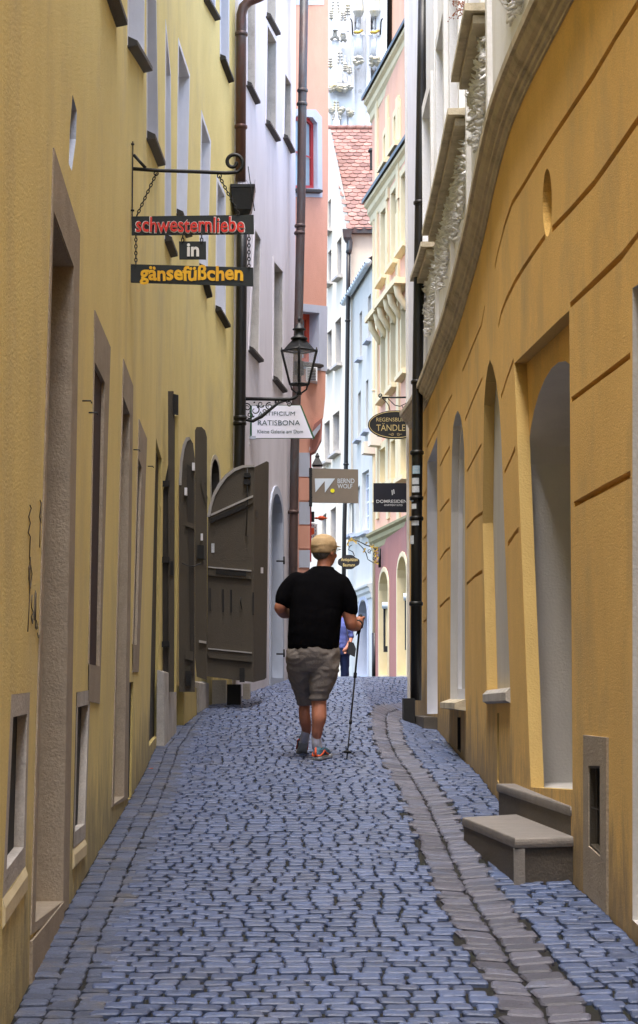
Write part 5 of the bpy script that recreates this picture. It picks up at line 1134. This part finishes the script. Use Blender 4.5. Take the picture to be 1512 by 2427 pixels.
def head(mb, c, yaw, s=1.0):
    # c: centre of the skull; face looks along yaw (0 = +Y, positive to the right)
    R = Matrix.Rotation(-yaw, 3, 'Z')
    def L(x, y, z): return Vector(c) + R @ Vector((x, y, z)) * s
    ell(mb, L(0, -.012, .02), (.077 * s, .095 * s, .10 * s), R); ell(mb, L(0, .03, -.045), (.062 * s, .066 * s, .075 * s), R)
    ell(mb, L(0, .062, -.088), (.030 * s, .028 * s, .022 * s), R)                     # chin
    limb(mb, [L(0, .088, .015), L(0, .112, -.022)], [.008 * s, .014 * s], 8)          # nose
    for q in (-1, 1):
        ell(mb, L(q * .078, -.008, -.012), (.010 * s, .020 * s, .032 * s), R, 10)      # ears
        ell(mb, L(q * .030, .084, .012), (.015 * s, .010 * s, .010 * s), R, 8)        # eye sockets and lids
        ell(mb, L(q * .036, .070, -.030), (.026 * s, .022 * s, .024 * s), R, 10)
    ell(mb, L(0, .088, .030), (.045 * s, .014 * s, .010 * s), R, 10)                  # brow
    ell(mb, L(0, .090, -.055), (.024 * s, .012 * s, .007 * s), R, 8)                  # lips
    return L
def grip(mb, c, axis, out, s=1.0, forearm=None):
    # closed hand round a shaft through c along axis; out = direction of the knuckles away from the wrist
    axis = Vector(axis).normalized(); out = Vector(out); out = (out - axis * out.dot(axis)).normalized(); side = axis.cross(out)
    ell(mb, Vector(c) - out * .028 * s, (.030 * s, .030 * s, .045 * s))
    for k, ln_ in enumerate((.95, 1.05, 1.0, .8)):
        o_ = Vector(c) + axis * (.030 - .021 * k) * s
        pts = [o_ - out * .030 * s + side * .022 * s, o_ + out * .006 * s + side * .030 * s * ln_, o_ + out * .028 * s * ln_ + side * .010 * s, o_ + out * .022 * s * ln_ - side * .016 * s, o_ + out * .0 - side * .022 * s]
        limb(mb, pts, [.0105 * s, .010 * s, .0092 * s, .0085 * s, .0075 * s], 8)
    limb(mb, [Vector(c) - out * .034 * s - side * .010 * s + axis * .02 * s, Vector(c) - out * .012 * s - side * .03 * s + axis * .040 * s, Vector(c) + out * .014 * s - side * .026 * s + axis * .046 * s], [.014 * s, .011 * s, .009 * s], 8)

YM = 15.1
def M(x, y, d=0): return at(x, y, YM + d)
gfoot = gz(M(755, 1790).x, YM)
man = thing('person', 'stout man seen from behind in black polo shirt, grey shorts and tan cap, walking away', 'person', (M(752, 1700).x, YM, gfoot))
u = YM / F
# --- body: one continuous skin
mb = MB(); mb.smooth = True
torso(mb, [(M(744, 1560), .20, .13), (M(745, 1500), .20, .14), (M(752, 1430), .20, .13), (M(757, 1390), .20, .11), (M(762, 1365), .13, .08), (M(766, 1345), .06, .06)])
limb(mb, [M(764, 1368, .0), M(768, 1338, .02), M(770, 1322, .03)], [.062, .058, .055])
yaw = math.radians(38); hc = M(769, 1307, .04)
Lh = head(mb, hc, yaw, 1.06)
limb(mb, [M(697, 1388), M(676, 1418, -.01), M(664, 1440, -.02)], [.062, .056, .05]); limb(mb, [M(664, 1440, -.02), M(672, 1452, .10), M(690, 1455, .24)], [.05, .046, .034])
limb(mb, [M(810, 1392), M(824, 1440, .0), M(832, 1478, .0)], [.064, .056, .05]); limb(mb, [M(832, 1480, .0), M(842, 1484, .11), M(849, 1481, .21)], [.05, .044, .031])
# left hand (in front of the body), relaxed
hx = M(692, 1455, .27); ell(mb, hx, (.045, .035, .026))
for k in range(4): limb(mb, [hx + Vector((.035, -.022 + .016 * k, 0)), hx + Vector((.062 + .004 * (k in (1, 2)), -.024 + .017 * k, -.006)), hx + Vector((.078, -.022 + .016 * k, -.022))], [.0095, .009, .0075], 8)
limb(mb, [hx + Vector((.0, -.03, .01)), hx + Vector((.03, -.052, .012)), hx + Vector((.05, -.05, .0))], [.013, .011, .009], 8)
gp = M(853, 1476, .26); tip = M(822, 1789, .05); pax = (gp - tip).normalized()
grip(mb, gp, pax, Vector((.3, 1, .1)), 1.05)
# legs
limb(mb, [M(770, 1560), M(764, 1610, .02), M(757, 1652, .0), M(756, 1672, -.01), M(756, 1700, -.03), M(752, 1728, -.02), M(750, 1750, 0)], [.08, .065, .06, .060, .060, .046, .036])
limb(mb, [M(712, 1560), M(718, 1615, .10), M(722, 1660, .22), M(721, 1685, .24), M(723, 1708, .25), M(726, 1728, .30), M(724, 1742, .38)], [.08, .055, .045, .046, .048, .040, .034])
body = fuse(mb, .0065, 'body', 'skin', man, smooth=3)
# --- shirt
mb = MB(); mb.smooth = True
torso(mb, [(M(743, 1542), .200, .16), (M(743, 1530), .204, .17), (M(744, 1500), .206, .18), (M(747, 1465), .208, .18), (M(751, 1430), .216, .165), (M(754, 1402), .226, .148), (M(757, 1380), .222, .13), (M(760, 1362), .165, .105), (M(763, 1350), .10, .08), (M(765, 1343), .075, .07)])
limb(mb, [M(706, 1378), M(684, 1400), M(672, 1424, -.01)], [.085, .082, .074]); limb(mb, [M(804, 1384), M(822, 1415), M(830, 1446)], [.088, .078, .066])
fuse(mb, .009, 'shirt', 'shirt', man, folds=.003, fscale=5, fdir=(1, 1, 1.4), smooth=5)
mb = MB(); mb.smooth = True; cc = M(766, 1348, .01)
mb.tube([cc + Vector((.076 * math.cos(a), .07 * math.sin(a), .012 * math.sin(a))) for a in [2 * math.pi * k / 20 for k in range(21)]], .014, 8); fuse(mb, .006, 'collar', 'shirt', man, smooth=2)
# --- shorts
mb = MB(); mb.smooth = True
torso(mb, [(M(742, 1592), .13, .11), (M(742, 1572), .185, .15), (M(743, 1545), .204, .166), (M(743, 1525), .200, .16)], e=2.1)
def legloft(mb, rows):
    torso(mb, [(c, a, b) for c, a, b in rows], e=2.1)
legloft(mb, [(M(754, 1659, .0), .072, .082), (M(756, 1645, .0), .078, .09), (M(763, 1620, .0), .102, .108), (M(768, 1590), .118, .128), (M(770, 1560), .118, .14), (M(772, 1540), .11, .13)])
legloft(mb, [(M(725, 1671, .23), .066, .090), (M(722, 1650, .20), .074, .10), (M(718, 1620, .12), .098, .12), (M(714, 1590, .05), .112, .13), (M(713, 1560), .115, .14), (M(712, 1540), .11, .13)])
fuse(mb, .008, 'shorts', 'shorts', man, folds=.0075, fscale=7, fdir=(1, 1, 1.9), smooth=4)
# --- cap, hair, glasses
mb = MB(); mb.smooth = True; Rc = Matrix.Rotation(-yaw, 3, 'Z')
cc = hc + Vector((0, 0, .045)); rg = []
for t, rr in ((-.062 , 1.0), (-.03, 1.06), (.0, 1.09), (.03, 1.04), (.055, .92), (.075, .69), (.087, .42), (.092, .12)): rg.append([cc + Rc @ Vector((.089 * rr * math.cos(a), -.012 + .106 * rr * math.sin(a), t)) for a in [2 * math.pi * k / 28 for k in range(28)]])
mb.rings(rg); rg = []
fuse(mb, .006, 'cap', 'cap', man, folds=.003, fscale=14, smooth=2)
capo = [o for o in man.children if o.name.startswith('cap')][-1] if man.children else man
mb = MB(); mb.smooth = True
top = [cc + Rc @ Vector((x, .085 + .095 * math.cos(x / .085 * 1.45), -.012 + .012 * math.cos(x * 18))) for x in [-.08 + .016 * k for k in range(11)]]; bk = [cc + Rc @ Vector((x, .06, -.004)) for x in [.08 - .016 * k for k in range(11)]]
mb.slab(top + bk, (0, 0, .007)); mb.build('brim', 'cap', man)
mb = MB(); mb.smooth = True; ell(mb, hc + Rc @ Vector((0, -.030, .0)), (.084, .086, .060), Rc); ell(mb, hc + Rc @ Vector((0, -.040, -.03)), (.068, .062, .042), Rc); fuse(mb, .006, 'hair', 'hair', man, folds=.003, fscale=30, smooth=1)
mb = MB(); mb.tube([Lh(.088, -.02, .005), Lh(.09, .03, .018), Lh(.078, .10, .018), Lh(.03, .118, .014)], .0025, 5); mb.build('glasses', 'black', man)
mb = MB(); mb.tube([hc + Rc @ Vector((.086 * math.cos(a), -.012 + .1 * math.sin(a), .036)) for a in [3.6 + 2.2 * k / 12 for k in range(13)]], .007, 6); mb.build('cap_strap', 'black', man)
# watch
mb = MB(); mb.smooth = True; wv = M(848, 1481, .20); dv = (M(849, 1481, .21) - M(842, 1484, .11)).normalized(); s1_ = dv.cross(Vector((0, 0, 1))).normalized(); s2_ = s1_.cross(dv)
mb.tube([wv + (s1_ * math.cos(a) + s2_ * math.sin(a)) * .034 for a in [2 * math.pi * k / 16 for k in range(17)]], .010, 6, cap=False); mb.build('watch', 'black', man)
# socks and shoes
mb = MB(); mb.smooth = True; limb(mb, [M(750, 1744, .0), M(750, 1760, .01), M(752, 1772, .03)], [.040, .040, .042]); fuse(mb, .006, 'sock', 'sock', man, smooth=2)
mb = MB(); mb.smooth = True; limb(mb, [M(725, 1730, .30), M(723, 1745, .36), M(722, 1752, .40)], [.037, .037, .040]); fuse(mb, .006, 'sock', 'sock', man, smooth=2)
def shoe(heel, fwd, up, s=1.0):
    fwd = Vector(fwd).normalized(); up = Vector(up); up = (up - fwd * up.dot(fwd)).normalized(); sd_ = fwd.cross(up)
    P = lambda a, b, c: Vector(heel) + fwd * a * s + sd_ * b * s + up * c * s
    Rm = Matrix((sd_, fwd, up)).transposed()
    out = [(0, .030), (.02, .040), (.07, .036), (.13, .038), (.19, .050), (.24, .048), (.28, .034), (.300, .012)]
    mb = MB(); mb.smooth = True
    ol = [P(a, b, 0) for a, b in out] + [P(a, -b * .9, 0) for a, b in out[::-1]]; rgs = []
    ctr = P(.15, 0, 0)
    for k, h in ((.96, 0), (1.0, .006), (1.0, .024), (.97, .030)): rgs.append([ctr + (p - ctr) * k + up * h * s for p in ol])
    mb.rings(rgs); so2 = mb.build('sole', 'sole', man)
    mb = MB(); mb.smooth = True
    ell(mb, P(.035, 0, .045), (.036 * s, .042 * s, .040 * s), Rm); ell(mb, P(.05, 0, .075), (.038 * s, .045 * s, .026 * s), Rm); limb(mb, [P(.05, 0, .055), P(.13, 0, .055), P(.20, 0, .042), P(.255, 0, .034)], [.040 * s, .042 * s, .042 * s, .030 * s]); sh = fuse(mb, .006, 'shoe', 'shoeteal', man, smooth=3)
    for q in (-1, 1):
        mb = MB(); mb.smooth = True; mb.tube([P(-.006, 0, .040), P(.01, q * .034, .034), P(.045, q * .042, .050), P(.085, q * .042, .070), P(.12, q * .043, .045), P(.17, q * .044, .036)], .0065 * s, 6); mb.build('trim', 'shoeorange', sh)
    mb = MB(); mb.tube([P(-.004, 0, .03), P(-.010, 0, .06), P(.0, 0, .10)], [.008 * s, .010 * s, .006 * s], 6); mb.build('heel_tab', 'shoeorange', sh)
    mb = MB(); mb.tube([P(.006, .034, .034), P(.0, 0, .032), P(.006, -.034, .034)], .007 * s, 6); mb.build('trim', 'shoeorange', sh)
hz = gfoot + .012
shoe((M(749, 1790).x, YM - .06, gz(M(749, 1790).x, YM - .06) + .003), (.38, 1, .06), (0, 0, 1))
h2 = M(720, 1750, .42); t2 = M(714, 1779, .55)
shoe(h2 - Vector((0, .02, .035)), (t2 - h2).normalized() + Vector((0, .25, 0)), Vector((0, .7, .7)))
# walking pole, held in the hand
pole = thing('walking_pole', 'thin black trekking pole held in the man\'s right hand, its tip on the cobbles', 'walking pole', tuple(tip))
tip.z = gz(tip.x, tip.y) + .0
mb = MB(); mb.tube([tip, tip + pax * .30], .0055, 8); mb.tube([tip + pax * .30, tip + pax * .68], .0070, 8); mb.tube([tip + pax * .68, gp - pax * .05], .0085, 8); mb.build('shaft', 'black', pole)
mb = MB(); mb.tube([gp - pax * .08, gp - pax * .04, gp + pax * .04, gp + pax * .055, gp + pax * .07], [.012, .015, .014, .019, .010], 10); mb.build('handle', 'black', pole)
for t_, r_, h_ in ((.30, .012, .035), (.68, .014, .04)):
    mb = MB(); mb.tube([tip + pax * (t_ - h_ / 2), tip + pax * (t_ + h_ / 2)], r_, 8); mb.build('collar', 'black', pole)
mb = MB(); mb.tube([tip + pax * .05, tip + pax * .06, tip + pax * .07], [.030, .034, .010], 12); mb.build('basket', 'black', pole)
mb = MB(); mb.tube([gp + pax * .06, gp + Vector((.02, -.03, -.02)), gp + Vector((-.02, -.05, -.07)), gp + Vector((-.03, -.03, -.10)), gp - pax * .07], .005, 5); mb.build('strap', 'black', pole)

# far passer-by coming up beyond the crest
YF = 34
def N(x, y, d=0): return at(x, y, YF + d)
k2 = YF / F; gF = gz(N(812, 1500).x, YF)
far = thing('person', 'passer-by in blue shirt and dark jeans beyond the crest, mostly hidden behind the walking man', 'person', (N(810, 1500).x, YF, gF))
def NZ(dx, dy, z): return Vector((N(804, 1500).x + dx, YF + dy, gF + z))
mb = MB(); mb.smooth = True
torso(mb, [(NZ(0, 0, .88), .16, .11), (NZ(0, 0, 1.1), .14, .10), (NZ(0, 0, 1.3), .17, .11), (NZ(0, 0, 1.42), .12, .08), (NZ(0, 0, 1.47), .06, .06)])
limb(mb, [NZ(0, 0, 1.42), NZ(0, -.01, 1.53)], [.055, .052]); head(mb, NZ(0, -.01, 1.60), math.radians(190), .98)
limb(mb, [NZ(.17, 0, 1.36), NZ(.20, 0, 1.12), NZ(.19, -.08, 1.03), NZ(.12, -.2, .90)], [.05, .045, .038, .028]); limb(mb, [NZ(-.17, 0, 1.36), NZ(-.2, 0, 1.1), NZ(-.16, -.15, .98)], [.05, .043, .03])
for s_ in (-1, 1):
    hh = NZ(.10, -.24, .88) if s_ > 0 else NZ(-.14, -.2, .95); ell(mb, hh, (.035, .028, .04))
    for k in range(4): limb(mb, [hh + Vector((-.022 + .015 * k, 0, -.03)), hh + Vector((-.023 + .015 * k, -.012, -.06)), hh + Vector((-.02 + .014 * k, -.028, -.07))], [.009, .0085, .0075], 6)
    limb(mb, [hh + Vector((-.03, -.01, .0)), hh + Vector((-.045, -.02, -.03))], [.011, .009], 6)
limb(mb, [NZ(.09, 0, .9), NZ(.10, .05, .48), NZ(.10, .12, .08)], [.085, .055, .04]); limb(mb, [NZ(-.09, 0, .9), NZ(-.1, -.1, .48), NZ(-.1, -.15, .08)], [.085, .055, .04])
fuse(mb, .012, 'body', 'skin', far, smooth=2)
mb = MB(); mb.smooth = True; torso(mb, [(NZ(0, 0, .90), .185, .135), (NZ(0, 0, 1.1), .17, .13), (NZ(0, 0, 1.3), .20, .135), (NZ(0, 0, 1.42), .14, .1), (NZ(0, 0, 1.46), .08, .07)])
limb(mb, [NZ(.17, 0, 1.36), NZ(.20, 0, 1.12)], [.07, .062]); limb(mb, [NZ(-.17, 0, 1.36), NZ(-.2, 0, 1.12)], [.07, .062]); fuse(mb, .012, 'shirt', 'blueshirt', far, folds=.008, fscale=9, smooth=2)
mb = MB(); mb.smooth = True; torso(mb, [(NZ(0, 0, .78), .15, .12), (NZ(0, 0, .92), .175, .13)]); limb(mb, [NZ(.09, 0, .86), NZ(.10, .05, .48), NZ(.10, .12, .1)], [.10, .075, .06]); limb(mb, [NZ(-.09, 0, .86), NZ(-.1, -.1, .48), NZ(-.1, -.15, .1)], [.10, .075, .06]); fuse(mb, .012, 'trousers', 'jeans', far, folds=.006, fscale=9, smooth=2)
mb = MB(); mb.smooth = True; ell(mb, NZ(0, .02, 1.63), (.085, .10, .10)); fuse(mb, .01, 'hair', 'hair', far, smooth=1)
for s_, dy in ((1, .10), (-1, -.17)):
    mb = MB(); mb.smooth = True; ell(mb, NZ(.1 * s_, dy - .06, .045), (.05, .13, .05)); fuse(mb, .01, 'shoe', 'blackcloth', far, smooth=1)
bag = thing('bag', 'small black shoulder bag held by the passer-by in blue', 'bag', tuple(N(833, 1555)))
mb = MB(); mb.slab([N(826, 1521, -.3), N(838, 1523, -.3), N(844, 1538, -.3), N(841, 1557, -.3), N(824, 1549, -.3), N(825, 1534, -.3)], (0, .09, 0)); mb.build('pouch', 'blackcloth', bag)
mb = MB(); mb.tube([N(828, 1522, -.26), N(824, 1505, -.2), N(820, 1480, -.1), N(814, 1462, -.02)], .008, 5); mb.build('strap', 'blackcloth', bag)
# small litter on the stones: the light scraps the photo shows
for i, (x, y, dx, lab, m) in enumerate(((397, 1748, .02, 'small white scrap of paper on the left pavement', 'signcream'), (1033, 1757, .02, 'white paper scrap beside the ochre wall on the right', 'signcream'), (358, 1826, .015, 'tiny orange leaf scrap near the left wall', 'shoeorange'))):
    p = ground_at(x, y); mb = MB(); mb.slab([p + Vector(v) for v in ((-dx, -dx, .012), (dx, -dx * .5, .016), (dx * .8, dx, .012), (-dx * .7, dx * .8, .014))], (0, 0, .002)); o = mb.build('paper_scrap' if i < 2 else 'leaf_scrap', m); tag(o, lab, 'litter')
